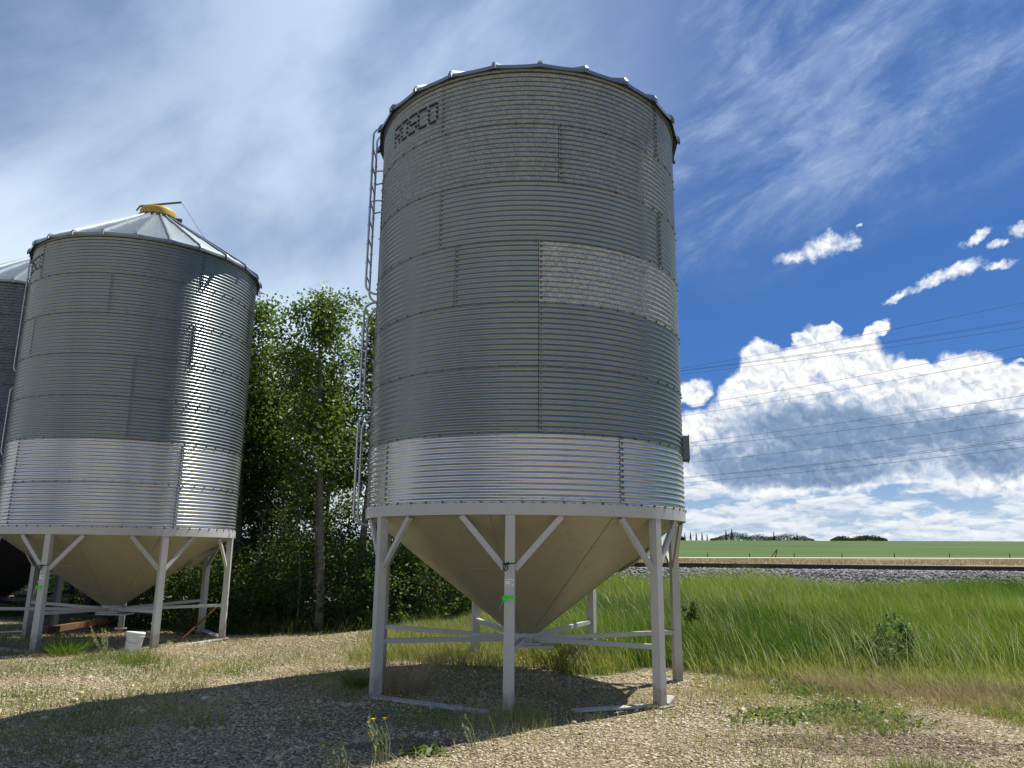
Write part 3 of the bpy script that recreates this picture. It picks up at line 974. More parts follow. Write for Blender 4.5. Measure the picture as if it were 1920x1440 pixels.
A1 = [-31.7, 51.3, 134.3, 217.3, 245]
bin1 = make_bin((.212, 11.42), 'tall galvanized hopper grain bin in the middle, nearest the camera, with one shiny bottom tier', [
    ([-31.7, 51.3, 134.3, 217.3, 245.0], 'galv_spangled'),
    ([9.2, 92.2, 175.2, 258.2, 286.2], 'galv_spangled'),
    ([-31.2, 51.8, 134.8, 217.8, 245.8], 'galv_weathered'),
    ([-24.8, 2.7, 85.7, 168.7, 251.7], ['galv_weathered', 'galv_bright_patch', 'galv_weathered', 'galv_weathered', 'galv_weathered']),
    ([2.8, 85.8, 168.8, 251.8, 279.8], 'galv_weathered'),
    ([2.8, 85.8, 168.8, 251.8, 279.8], 'galv_weathered'),
    ([-53.5, 29.5, 112.5, 195.5, 278.5], 'galv_shiny')],
    2.366, .8185, 0.0, -5.4, [(3.92, 5.45), (2.15, 3.72), (5.58, 8.33, 1)], word=True, hatch=True, tagged=True,
    base_rails=((6, 0, .02, .86, .022), (0, 1, .40, .94, .022), (1, 2, .02, .30, .025), (5, 6, .0, .5, .01)), seed=0, lid=False, roof_rise=1.18)
bin2 = make_bin((-8.27, 16.66), 'galvanized hopper grain bin with yellow lid and two shiny bottom tiers, left of trees', [
    ([-34.6, 50.8, 133.8, 216.8, 299.8], 'galv_weathered'),
    ([8.8, 91.8, 174.8, 257.8, 285.8], 'galv_weathered'),
    ([-33.6, 49.4, 132.4, 215.4, 298.4], 'galv_weathered'),
    ([23.6, 106.6, 189.6, 272.6, 300], 'galv_weathered'),
    ([23.8, 106.8, 189.8, 272.8, 300], 'galv_weathered'),
    ([-31.4, 49.9, 132.9, 215.9, 298.9], 'galv_shiny'),
    ([-31.4, 49.5, 132.5, 215.5, 298.5], 'galv_shiny')],
    2.163, .8196, -.06, -5.0, [(3.6, 5.15), (2.05, 3.50), (5.40, 8.12, 1)], word=True, hatch=False, tagged=True,
    base_rails=((0, 6, .1, 1.0, .01), (1, 2, .05, .95, .0), (2, 3, .1, .9, .01)), seed=1, ladder_ang=-80, man_ang=100, lid_rot=22)
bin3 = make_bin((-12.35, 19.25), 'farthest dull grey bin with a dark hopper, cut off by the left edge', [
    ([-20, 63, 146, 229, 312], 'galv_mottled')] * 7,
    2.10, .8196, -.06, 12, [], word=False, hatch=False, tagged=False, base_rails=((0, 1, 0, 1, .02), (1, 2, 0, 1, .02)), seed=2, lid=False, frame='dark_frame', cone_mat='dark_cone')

# ties and ribbons knotted round the front legs
def tie(name, label, cat, bx, by, ang, rl, z, mat, kind, seed):
    r_ = np.random.default_rng(seed)
    rot = Matrix.Rotation(RAD(ang), 3, 'Z')
    c = Vector(pol(ang, rl, 0)) + Vector((bx, by, 0))
    mb = MB()
    hw, hd = .066, .063
    if kind == 'twine':
        loop = [(-hw, -hd, .0), (hw, -hd, .006), (hw, hd, .012), (-hw, hd, .006), (-hw, -hd, .0)]
        mb.tube([c + rot @ Vector(p) + Vector((0, 0, z)) for p in loop], .007, 6)
        kn = c + rot @ Vector((-.045, -hd - .008, 0)) + Vector((0, 0, z))
        for dx, dz, l in ((-.03, .02, 1), (.035, .02, 1)):
            mb.tube([kn, kn + rot @ Vector((dx, -.015, 0)) + Vector((0, 0, dz)), kn + rot @ Vector((dx * 1.3, -.01, 0)) + Vector((0, 0, -dz * .4)), kn], .006, 6)
        lp = [kn + rot @ Vector((.026 * math.sin(t_) , -.012, 0)) + Vector((0, 0, -.04 + .036 * math.cos(t_))) for t_ in np.linspace(0, 2 * PI, 10)]
        mb.tube(lp, .007, 6)
        mb.tube([kn, kn + Vector((0, 0, -.03)), kn + rot @ Vector((-.025, -.012, 0)) + Vector((0, 0, -.075))], .006, 6)
    else:
        w = .024
        loop = [(-hw, -hd, .0), (hw, -hd, -.008), (hw, hd, 0), (-hw, hd, .004), (-hw, -hd, .0)]
        for p, q in zip(loop[:-1], loop[1:]):
            p = c + rot @ Vector(p) + Vector((0, 0, z)); q = c + rot @ Vector(q) + Vector((0, 0, z))
            mb.beam(p, q, .003, w)
        kn = c + rot @ Vector((-.03, -hd - .006, 0)) + Vector((0, 0, z))
        # two folded tails, each a strip with twist
        for pts, ww in ((((0, 0, .0), (-.03, -.02, -.02), (-.05, -.02, -.075), (-.075, -.01, -.12)), .03), (((0, 0, .01), (.03, -.02, .01), (.02, -.03, -.03), (-.02, -.025, -.05)), .035), (((0, 0, 0), (-.035, -.02, .012), (-.035, -.03, -.03), (0, -.02, -.012)), .028)):
            vs = []
            for i, p in enumerate(pts):
                b_ = kn + rot @ Vector((p[0], p[1], 0)) + Vector((0, 0, p[2]))
                s_ = rot @ Vector((.6, -.3 + .3 * i, 0)) * (ww / 2) + Vector((0, 0, ww / 2 * .8))
                vs += [b_ - s_, b_ + s_]
            mb.add(vs, [(2 * i, 2 * i + 1, 2 * i + 3, 2 * i + 2) for i in range(len(pts) - 1)])
    o = mb.build(name, mat)
    return tag(o, label, cat)
for (b_, nm) in ((bin1, 'middle bin'), (bin2, 'left bin')):
    root, angs, zr, rl = b_
    x, y = root.location.x, root.location.y
    tie('twine', 'dark green twine knotted round the front leg of the %s' % nm, 'twine', x, y, angs[0], rl, zr - .56, M['twine'], 'twine', 3)
    tie('ribbon', 'bright neon green ribbon tied round the front leg of the %s' % nm, 'ribbon', x, y, angs[0], rl, zr - .93, M['ribbon'], 'ribbon', 4)

# ------------------------------------------------------------------ things on the ground
def gz(x, y): return float(terrain(np.array([x]), np.array([y]))[0])

bk = empty('bucket', (-6.78, 14.55, gz(-6.78, 14.55) + .005), 0)
bk.rotation_euler = (RAD(-4), RAD(5), .3)
tag(bk, 'white plastic pail standing beside a leg of the left bin', 'bucket')
mb = MB(); mb.lathe([(.001, .004), (.125, .004), (.13, .01), (.148, .30), (.150, .31)], 40)
mb.build('body', M['bucket'], bk)
mb = MB(); mb.lathe([(.151, .268), (.160, .27), (.160, .285), (.152, .29), (.156, .30), (.163, .305), (.163, .345), (.150, .352), (.140, .342), (.001, .342)], 40)
mb.build('lid', M['bucket'], bk)
mb = MB()
pts = []
for k in range(13):
    a = PI * k / 12
    p = Vector((.155 * math.cos(a), 0, .275)) + Vector((0, -.8, -.6)).normalized() * (.19 * math.sin(a))
    p.y = min(p.y, -.16 * math.sin(a))
    pts.append(p)
mb.tube(pts, .004, 6); mb.build('bail_handle', M['hatch'], bk)

mb = MB(); mb.tube([(-6.75, 16.55, gz(-6.75, 16.55) + .02), (-6.12, 17.15, .72)], .022, 8)
mb.beam((-6.85, 16.4, gz(-6.8, 16.4) + .03), (-6.6, 16.72, gz(-6.6, 16.7) + .03), .10, .03)
tag(mb.build('rusty_bar', M['rust']), 'rusty steel bar leaning behind a rear leg of the left bin', 'bar')
mb = MB(); mb.beam((-10.15, 17.6, .0), (-10.05, 20.0, .01), .14, .13)
tag(mb.build('timber_beam', M['timber']), 'brown squared timber lying on the gravel behind the left bin', 'timber')
mb = MB(); mb.tube([(-11.3, 21.4, -.05), (-11.2, 21.5, 1.2)], .16, 14)
mb.box((-11.25, 21.45, .02), (.5, .5, .06))
tag(mb.build('pipe_post', M['blue_steel']), 'short dark blue steel pipe standing behind the left bin', 'pipe')
mb = MB(); mb.beam((-12.2, 20.9, .0), (-10.0, 21.6, .03), .12, .10)
tag(mb.build('steel_beam', M['dark_steel']), 'dark steel beam on the gravel farthest behind the left bin', 'beam')

def clump(name, label, cat, x, y, n, hmin, hmax, w, spread, lean, mat, t0, t1, ld=None, seed=1, group=None):
    a = rng.uniform(0, 2 * PI, n); r = spread * np.sqrt(rng.uniform(0, 1, n))
    bx = x + r * np.cos(a); by_ = y + r * np.sin(a)
    base = np.stack([bx, by_, terrain(bx, by_) - .01], 1)
    d = a + rng.normal(0, .5, n) if ld is None else ld + rng.normal(0, .6, n)
    o = grass(name, base, rng.uniform(hmin, hmax, n), rng.uniform(w * .7, w * 1.3, n), d, rng.uniform(lean * .3, lean * 1.4, n), rng.uniform(t0, t1, n), mat, 4)
    return tag(o, label, cat, group)
clump('grass_tuft', 'spreading bright green grass tuft beside the front leg of the left bin', 'grass tuft', -7.75, 14.15, 420, .18, .42, .010, .26, 1.0, M['grass_tall'], .15, .55)
clump('grass_tuft', 'green grass tuft in the gravel right of the white pail', 'grass tuft', -6.0, 13.15, 300, .12, .32, .008, .30, .5, M['grass_short'], .15, .6)
clump('dry_grass_tuft', 'tall straw-coloured dry grass at the foot of the middle bin near its left legs', 'grass tuft', -1.38, 10.75, 420, .25, .62, .006, .34, .7, M['grass_dry'], .1, 1)
clump('grass_tuft', 'blue-green grass tuft left of the left legs of the middle bin', 'grass tuft', -2.05, 10.95, 220, .15, .36, .010, .16, .9, M['grass_short'], 0, .35)
clump('dry_grass_tuft', 'small reddish dry tuft at the foot of the right front leg', 'grass tuft', 1.62, 9.72, 160, .06, .16, .005, .12, 1.0, M['grass_dry'], 0, .4)
clump('grass_tuft', 'ragged green tuft at the foot of the middle bin front leg', 'grass tuft', .12, 9.0, 150, .1, .34, .006, .22, .7, M['grass_short'], .2, .8)
clump('grass_tuft', 'green grass tuft at the bottom right corner of the yard', 'grass tuft', 3.55, 6.95, 420, .08, .2, .007, .35, .8, M['grass_short'], 0, .5)
clump('dry_grass_tuft', 'pale dry grass behind the middle bin front leg', 'grass tuft', -.9, 12.9, 320, .12, .45, .006, .7, .6, M['grass_dry'], .2, 1)

def leaf_quads(c, size, up=.5, tone=None):
    """one diamond leaf per centre"""
    n = len(c)
    nrm = rng.normal(0, 1, (n, 3)); nrm[:, 2] = np.abs(nrm[:, 2]) + up
    nrm /= np.linalg.norm(nrm, axis=1, keepdims=True)
    t = rng.normal(0, 1, (n, 3)); t -= nrm * (t * nrm).sum(1, keepdims=True); t /= np.linalg.norm(t, axis=1, keepdims=True)
    b = np.cross(nrm, t)
    s = (size * rng.uniform(.7, 1.25, n))[:, None]
    V = np.stack([c - t * s * .55, c + b * s * .46 - t * s * .08, c + t * s * .55, c - b * s * .46 - t * s * .08], 1)
    F = np.arange(4 * n).reshape(n, 4)
    if tone is None: tone = np.clip(rng.normal(.5, .22, n), 0, 1)
    return V.reshape(-1, 3), F, np.repeat(tone, 4)

def flower_plant(x, y, label, stems, h, seed, flowers=4):
    r_ = np.random.default_rng(seed)
    z = gz(x, y)
    root = empty('flowering_weed', (x, y, z)); tag(root, label, 'weed')
    st = MB(); fl = []
    for k in range(stems):
        a = r_.uniform(0, 2 * PI); L = h * r_.uniform(.55, 1)
        tip = Vector((-.3 * L + .16 * math.cos(a) * L, .2 * math.sin(a) * L, L))
        b0 = Vector((.05 * math.cos(a), .05 * math.sin(a), 0))
        st.tube([b0, b0 + tip * .5 + Vector((.03, 0, .02)), b0 + tip], .005, 5, r2=.0025)
        for q in range(9):
            f = r_.uniform(.25, 1); p = b0 + tip * f; aa = r_.uniform(0, 2 * PI)
            d = Vector((math.cos(aa), math.sin(aa), .9)) * r_.uniform(.02, .05)
            sd = Vector((-math.sin(aa), math.cos(aa), 0)) * .006
            st.add([p - sd, p + sd, p + d], [(0, 1, 2)])
        if k < flowers:
            fl.append(b0 + tip)
    st.build('stem', M['stem'], root)
    for p in fl:
        mb = MB()
        for q in range(9):
            a = 2 * PI * q / 9
            d = Vector((math.cos(a), math.sin(a), .35)) * .021; sd = Vector((-math.sin(a), math.cos(a), 0)) * .007
            mb.add([p, p + d * .6 - sd, p + d, p + d * .6 + sd], [(0, 1, 2, 3)])
        mb.tube([p - Vector((0, 0, .008)), p + Vector((0, 0, .007))], .009, 8)
        mb.build('flower', M['petal'], root)
    return root
M['stem'] = simple('weed_stem', (.20, .24, .10), .7, 0, .3, 30)
flower_plant(-1.10, 7.30, 'yellow flowering weed with narrow stems at the edge of the shadow in front', 12, .42, 5, 4)
flower_plant(-1.42, 7.05, 'bare pale weed stems left of the yellow flowering weed', 8, .30, 6, 1)
flower_plant(-.28, 7.62, 'two thin budding weed stems just inside the front shadow', 3, .30, 8, 0)
flower_plant(-7.02, 14.0, 'clump of small yellow-headed weeds left of the white pail', 16, .48, 9, 12)
V, F, T = leaf_quads(LEAFC, rng.uniform(.025, .055, len(LEAFC)), .6, np.clip(rng.normal(.72, .22, len(LEAFC)), 0, 1))
tag(np_mesh('leafy_ground_cover', V, F, M['aspen_leaf'], False, T), 'bright green leafy ground cover at the right edge of the gravel', 'ground cover', kind='stuff')
# low broad-leaved weed
c = np.stack([rng.normal(0, .085, 70), rng.normal(0, .05, 70), np.abs(rng.normal(.03, .02, 70))], 1) + np.array([-.78, 7.55, gz(-.78, 7.55)])
V, F, T = leaf_quads(c, np.full(70, .075), .8, rng.uniform(.7, 1, 70))
tag(np_mesh('leafy_weed', V, F, M['aspen_leaf'], False, T), 'low bright green broad-leaved weed in front of the yellow flowers', 'weed')

def bush(name, label, cat, x, y, w, h, n, leaf, mat, parts=True, group=None, lean=0, t_lo=0, t_hi=1, shape=None):
    z = gz(x, y)
    root = empty(name, (x, y, z)); tag(root, label, cat, group)
    k = max(9, int(n / 60))
    cl = []
    st = MB()
    for i in range(k):
        a = rng.uniform(0, 2 * PI); r = w / 2 * math.sqrt(rng.uniform(0, 1)); hh = h * rng.uniform(.15, 1) * (1 - .45 * (r / (w / 2)) ** 2)
        p = Vector((r * math.cos(a) + lean * hh, r * math.sin(a), hh))
        if shape: p = Vector(shape(p, rng))
        cl.append(p)
        if i % 2 == 0:
            st.tube([(p.x * .15, p.y * .15, -.03), (p.x * .6, p.y * .6, p.z * .55), tuple(p)], .010 + .004 * h, 5, r2=.003)
    st.build('stems', M['twig'], root)
    cl = np.array(cl); idx = rng.integers(0, k, n)
    s = np.minimum(w, h) * .11
    c = cl[idx] + rng.normal(0, s, (n, 3)); c[:, 2] = np.maximum(c[:, 2], .02)
    tone = np.clip(rng.normal(.45, .2, n) + (rng.uniform(-.2, .2, k))[idx], t_lo, t_hi)
    V, F, T = leaf_quads(c, np.full(n, leaf), .4, tone)
    np_mesh('foliage', V, F, mat, False, T, root)
    return root
bush('shrub', 'dark leafy shrub standing in the tall grass on the right', 'shrub', 5.9, 12.8, 1.05, .62, 2000, .048, M['shrub_leaf'])
bush('shrub', 'narrow upright shrub beside the lower shrub in the tall grass', 'shrub', 6.22, 12.95, .5, 1.0, 1500, .048, M['shrub_leaf'])
# dark thistle-like plant
tp = empty('thistle', (3.24, 14.3, gz(3.24, 14.3))); tag(tp, 'dark thistle on a straight stalk in the grass right of the middle bin', 'thistle')
mb = MB(); mb.tube([(0, 0, 0), (.01, 0, .5), (0, 0, .78)], .012, 6, r2=.006); mb.build('stalk', M['twig'], tp)
cc = []
for px, pz, s in ((0, .62, .07), (-.12, .74, .05), (.06, .80, .05), (-.22, .82, .045), (.03, .70, .06), (-.05, .55, .05), (.08, .58, .05)):
    cc.append(np.array([px, 0, pz]) + rng.normal(0, s * .6, (45, 3)))
cc = np.concatenate(cc)
V, F, T = leaf_quads(cc, np.full(len(cc), .045), .2, rng.uniform(0, .25, len(cc)))
np_mesh('leaves', V, F, M['shrub_leaf'], False, T, tp)
# dead brown bush under the middle bin
db = MB()
bx_, by_ = .95, 12.35
for k in range(70):
    a = rng.uniform(0, 2 * PI); L = rng.uniform(.2, .48)
    p0 = Vector((bx_ + .28 * rng.normal(), by_ + .1 * rng.normal(), gz(bx_, by_) - .02))
    p1 = p0 + Vector((math.cos(a) * .16, math.sin(a) * .1, L * .6)); p2 = p1 + Vector((math.cos(a + 1) * .12, .05, L * .4))
    db.tube([p0, p1, p2], .004, 4, r2=.0015, caps=False)
    for q in range(3):
        m_ = p1.lerp(p2, rng.uniform(0, 1)); d = Vector(rng.normal(0, .07, 3).tolist()); d.z = abs(d.z)
        db.tube([m_, m_ + d], .002, 3, caps=False)
tag(db.build('dead_bush', M['twig']), 'dead brown twiggy bush under the back of the middle bin', 'bush')

# ------------------------------------------------------------------ the wood
def tree_meshes(h, spread, nleaf, seed, low=.25, leaf=.085, bare=0):
    """one aspen: trunk-and-limb mesh and crown mesh, base at the origin"""
    r_ = np.random.default_rng(seed)
    tr = MB()
    bend = r_.normal(0, .06 * h, 2)
    def tp(f): return Vector((bend[0] * f * f + .05 * math.sin(5 * f + seed), bend[1] * f * f + .05 * math.cos(4 * f + seed), h * .96 * f))
    rad = .012 * h + .015
    tr.tube([tp(f) - Vector((0, 0, .05 if f == 0 else 0)) for f in np.linspace(0, 1, 12)], rad, 10, r2=.012)
    cl = []
    nb = int(16 + h * 2.2)
    for k in range(nb):
        f = low + (0.97 - low) * (k + r_.uniform(0, 1)) / nb
        a = k * 2.4 + r_.normal(0, .5)
        tq = min(1, max(.05, (f - low * .8) / (1.02 - low * .8))); env = 1.75 * tq ** .45 * (1.03 - tq) ** .75
        L = spread * (.35 + .75 * env) * r_.uniform(.6, 1.15)
        p0 = tp(f)
        up = .35 + .5 * f + r_.normal(0, .15)
        d = Vector((math.cos(a), math.sin(a), up)).normalized()
        p1 = p0 + d * L * .5 + Vector((0, 0, .03 * L)); p2 = p0 + d * L + Vector((0, 0, .10 * L))
        tr.tube([p0, p1, p2], .010 + .012 * L * (1 - f * .6), 5, r2=.004, caps=False)
        for q in range(5):
            g = r_.uniform(.3, 1.05)
            c = p0.lerp(p2, g) + Vector(r_.normal(0, .16 * L, 3).tolist())
            cl.append((c, .14 + .11 * r_.uniform(0, 1) * L))
            if q < 2: tr.tube([p0.lerp(p2, g * .9), c], .006, 4, r2=.002, caps=False)
        # bare twigs low on the stem
    for k in range(bare):
        f = r_.uniform(.08, low + .1); a = r_.uniform(0, 2 * PI); L = r_.uniform(.3, 1.0)
        d = Vector((math.cos(a), math.sin(a), r_.uniform(-.2, .5))) * L
        p = tp(f)
        tr.tube([p, p + d * .5 + Vector((0, 0, .04)), p + d], .008, 4, r2=.002, caps=False)
    cl.append((tp(1.0), .22)); cl.append((tp(.97), .22))
    cc = np.array([tuple(c) for c, s in cl]); ss = np.array([s for c, s in cl])
    wgt = ss / ss.sum()
    idx = r_.choice(len(cc), nleaf, p=wgt)
    c = cc[idx] + np.clip(r_.normal(0, 1, (nleaf, 3)), -1.7, 1.7) * ss[idx][:, None] * np.array([1, 1, .8])
    tone = np.clip(.42 + r_.normal(0, .16, nleaf) + r_.normal(0, .15, len(cc))[idx], 0, 1)
    V, F, T = leaf_quads(c, np.full(nleaf, leaf), .35, tone)
    return tr, (V, F, T)

def plant_tree(x, y, meshes, rz, sc, label, group, name='aspen_tree'):
    root = empty(name, (x, y, gz(x, y)), rz); root.scale = (sc, sc, sc)
    tag(root, label, 'tree', group)
    for nm, me in meshes:
        link(bpy.data.objects.new(nm, me), root)
    return root

VAR = []
for sd, (h, sp, nl, low, bare) in enumerate([(8.0, 1.2, 12000, .40, 16), (8.0, 1.25, 12000, .36, 14), (7.4, 1.6, 14000, .28, 12), (7.0, 1.3, 12000, .20, 10), (6.0, 1.5, 12500, .12, 10)]):
    tr, (V, F, T) = tree_meshes(h, sp, nl, 40 + sd, low, .074, bare)
    a = tr.build('trunk', M['bark']); b = np_mesh('crown', V, F, M['aspen_leaf'], False, T)
    ma, mb_ = a.data, b.data
    bpy.data.objects.remove(a); bpy.data.objects.remove(b)
    VAR.append([('trunk', ma), ('crown', mb_)])
G = 'aspen trees of the wood behind the bins'
trees = [(x_ * (1.14 if x_ > -7.5 else 1), y_ * (1.14 if x_ > -7.5 else 1), v_, r_z, s_c * (1.14 if x_ > -7.5 else 1), l_b) for (x_, y_, v_, r_z, s_c, l_b) in [
 (-4.2, 17.6, 0, 0.3, .97, 'tallest aspen with a straight pale trunk in the gap between the two bins'),
 (-6.95, 20.0, 1, 1.9, 1.06, 'tall aspen close behind the right side of the left bin'),
 (-6.0, 20.6, 2, 2.7, .98, 'aspen filling the gap just left of the tallest straight-trunked aspen'),
 (-3.6, 18.9, 1, 4.1, 1.0, 'thin loose aspen behind the ladder of the middle bin'),
 (-2.6, 20.2, 3, 5.2, .90, 'aspen with a low crown partly hidden by the middle bin'),
 (-1.85, 19.0, 1, .9, .62, 'short pale-trunked aspen seen under the left side of the middle bin cone'),
 (-5.0, 21.5, 4, 2.2, 1.05, 'broad low-branched aspen deep in the gap between the bins'),
 (-7.2, 20.8, 2, 3.3, .98, 'broad aspen half hidden behind the left bin'),
 (-6.5, 22.6, 4, 1.2, 1.15, 'bushy aspen deep in the wood right of the left bin'),
 (-2.2, 22.4, 4, .2, .85, 'low bushy aspen far behind the middle bin cone'),
 (-9.0, 21.4, 3, 4.0, .9, 'aspen directly behind the left bin cone'),
 (-10.8, 22.9, 4, 5.5, .95, 'aspen seen between the legs of the left bin'),
 (-13.2, 24.0, 3, .4, .95, 'aspen behind the gap between the left bin and the farthest bin'),
 (-15.5, 25.2, 4, 1.4, .95, 'aspen behind the cone of the farthest bin'),
 (-8.0, 23.4, 3, 2.0, 1.0, 'aspen in the second row behind the left bin'),
]]
for (x, y, v, rz, sc, lb) in trees:
    plant_tree(x, y, VAR[v], rz, sc, lb, G)
# leafy understorey
G2 = 'leafy bushes along the edge of the wood'
bushes = [(-5.9, 17.7, 1.2, 1.3), (-4.95, 17.9, 1.1, 1.7), (-3.6, 17.9, 1.4, 1.9), (-2.75, 17.7, 1.3, 1.6), (-2.2, 18.3, 1.2, 2.2), (-1.2, 18.0, 1.2, 1.7), (-.75, 17.0, .9, 1.0), (-5.3, 18.9, 1.6, 2.6), (-3.9, 19.4, 1.6, 2.8), (-6.9, 19.0, 1.4, 2.2), (-7.9, 19.9, 1.5, 2.0), (-9.4, 21.0, 1.6, 1.9), (-10.9, 21.9, 1.6, 1.7), (-12.6, 23.0, 1.8, 2.0), (-14.6, 24.3, 1.8, 2.0), (-1.4, 20.5, 1.6, 2.4), (-6.3, 20.3, 1.6, 2.8), (-3.1, 20.8, 1.7, 2.6)]
where = ['at the right leg of the left bin', 'left of the pale straight trunk', 'right of the pale straight trunk', 'just left of the middle bin left legs', 'behind the left legs of the middle bin', 'under the left edge of the middle bin cone', 'small, by the back left leg of middle bin', 'tall, deep left of the straight trunk', 'tall, deep right of the straight trunk', 'beside the right shoulder of the left bin cone', 'behind the right half of the left bin cone', 'behind the tip of the left bin cone', 'seen between the left bin legs', 'left of the left bin front leg', 'under the cone of the farthest bin', 'far back under the middle bin cone', 'tall, in the second row near the left bin', 'tall, second row behind the middle bin ladder']
for (x, y, w, h), wh in zip(bushes, where):
    if x > -7.5: x *= 1.14; y *= 1.14; w *= 1.1; h *= 1.1
    bush('understorey_bush', 'dark green bush at the wood edge, ' + wh, 'bush', x, y, w, h, int(1100 * w * h ** .8), .075, M['shrub_leaf'], group=G2)
# bare saplings
G3 = 'thin bare saplings in the wood'
sap = []
for sd in range(3):
    mb = MB(); r_ = np.random.default_rng(70 + sd)
    b = r_.normal(0, .25, 2)
    pt = lambda f: Vector((b[0] * f * f + .06 * math.sin(6 * f), b[1] * f * f, 4.2 * f))
    mb.tube([pt(f) for f in np.linspace(0, 1, 9)], .028, 6, r2=.008)
    for k in range(26):
        f = r_.uniform(.1, .95); a = r_.uniform(0, 2 * PI); L = r_.uniform(.2, .8)
        d = Vector((math.cos(a), math.sin(a), r_.uniform(.1, .9))) * L
        mb.tube([pt(f), pt(f) + d * .5, pt(f) + d + Vector((0, 0, .06))], .007, 4, r2=.002, caps=False)
    o = mb.build('sapling', M['bark']); sap.append(o.data); bpy.data.objects.remove(o)
for i in range(22):
    x = -1.6 - 6.2 * (i + rng.uniform(0, .8)) / 22; y = 20.0 + rng.uniform(0, 2.8)
    o = link(bpy.data.objects.new('bare_sapling', sap[i % 3])); o.location = (x, y, gz(x, y) - .03); o.rotation_euler = (0, 0, rng.uniform(0, 6)); s = rng.uniform(.6, 1.1); o.scale = (s, s, s)
    tag(o, 'thin bare grey sapling among the aspens in the gap between the bins', 'sapling', G3)

# ------------------------------------------------------------------ far things
G4 = 'fence posts along the far edge of the road'
def post(x, y, h, tilt=0, brace=False):
    mb = MB(); z = gz(x, y)
    mb.tube([(0, 0, -.1), (0, 0, h)], .075, 8, r2=.065)
    if brace: mb.tube([(-.75, 0, 0), (-.05, 0, h * .95)], .06, 7)
    o = mb.build('fence_post', M['post']); o.location = (x, y, z); o.rotation_euler = (0, tilt, 0)
    return o
for x in (30.1, 36.5, 43.3, 50.6, 58.6, 67.0, 76.2):
    tag(post(x, 120, 1.12), 'small dark wooden fence post at the near edge of the green field', 'fence post', G4)
tag(post(40.3, 120, 1.75, .25, True), 'taller leaning fence post with a diagonal brace by the green field', 'fence post')

def spruce(x, y, h, label, group):
    root = empty('spruce_tree', (x, y, gz(x, y))); tag(root, label, 'tree', group)
    mb = MB(); mb.tube([(0, 0, -.2), (0, 0, h)], .12, 6, r2=.02); mb.build('trunk', M['post'], root)
    n = 420
    f = rng.uniform(.06, 1, n) ** .9; a = rng.uniform(0, 2 * PI, n)
    r = (1 - f) * h * .17 * rng.uniform(.4, 1.1, n)
    c = np.stack([r * np.cos(a), r * np.sin(a), f * h - r * .25], 1)
    V, F, T = leaf_quads(c, np.full(n, h * .065), .1, rng.uniform(0, .7, n))
    np_mesh('crown', V, F, M['conifer'], False, T, root)
G5 = 'spruces on the skyline beyond the field'
for i, (az, h, lb) in enumerate([(12.55, 9, 'spruce on the skyline nearest the right legs of the middle bin'), (12.95, 10.5, 'second skyline spruce right of the middle bin legs'), (13.35, 9.5, 'middle skyline spruce of the row right of the middle bin'), (13.75, 10, 'fourth skyline spruce of the row right of the middle bin'), (14.1, 8, 'small skyline spruce left of the far grove'), (15.4, 13, 'left of the two tall spruces rising above the far grove'), (15.8, 14, 'right and tallest of the two spruces above the far grove'), (18.6, 11, 'spruce at the middle of the long far grove'), (20.1, 9, 'spruce at the right end of the long far grove'), (12.1, 11, 'skyline spruce seen between the right legs of the middle bin')]):
    spruce(1015 * math.tan(RAD(az)), 1015, h * 1.05, lb, G5)
def grove(az0, az1, hmax, label, seed):
    r_ = np.random.default_rng(seed)
    n = 9000
    az = r_.uniform(az0, az1, n)
    y = 1010 + r_.uniform(0, 40, n); x = y * np.tan(np.radians(az))
    t = (az - az0) / (az1 - az0)
    prof = hmax * np.minimum(1, 5 * np.minimum(t, 1 - t) + .35) * (.25 + 1.5 * fbm(x, x * 0, seed, 9, 4) ** 1.4)
    z = terrain(x, y) + prof * r_.uniform(0, 1, n) ** .8
    V, F, T = leaf_quads(np.stack([x, y, z], 1), np.full(n, 1.0), .3, np.clip(r_.normal(.4, .25, n), 0, 1))
    tag(np_mesh('distant_grove', V, F, M['grove'], False, T), label, 'trees', kind='stuff')
grove(14.3, 21.2, 9.0, 'long dark far-off grove on the skyline right of the middle bin', 5)
grove(22.2, 25.7, 6.5, 'shorter far-off grove on the skyline further right', 6)
grove(11.3, 12.6, 5, 'strip of far-off trees on the skyline behind the middle bin legs', 8)

WIRES = [((24.40,107.0,27.79),(48.83,70.0,25.67)),((24.39,107.0,27.47),(48.60,70.0,23.91)),((24.39,107.0,27.39),(48.58,70.0,23.75)),((24.37,107.0,26.92),(48.50,70.0,23.20)),((24.20,107.0,22.19),(48.28,70.0,21.50)),((24.15,107.0,20.89),(48.13,70.0,20.37)),((24.01,107.0,16.98),(47.64,70.0,16.61)),((23.99,107.0,16.42),(47.48,70.0,15.40)),((23.90,107.0,14.18),(47.32,70.0,14.14)),((23.83,107.0,12.20),(47.11,70.0,12.55)),((23.83,107.0,12.10),(47.09,70.0,12.37)),((23.80,107.0,11.44),(47.01,70.0,11.76))]
WL = ['topmost power line crossing the sky right of the middle bin', 'upper of the close pair of power lines under the topmost one', 'lower of the close pair of power lines under the topmost one', 'fourth power line from the top, below the close pair', 'power line crossing the upper half of the big white cloud', 'power line just below the one crossing the upper half of the big cloud', 'power line crossing the middle of the big cloud, upper of two', 'power line crossing the middle of the big cloud, lower of two', 'single power line over the dark base of the big cloud', 'upper of the close low pair of power lines at the cloud base', 'lower of the close low pair of power lines at the cloud base', 'lowest power line right of the middle bin']
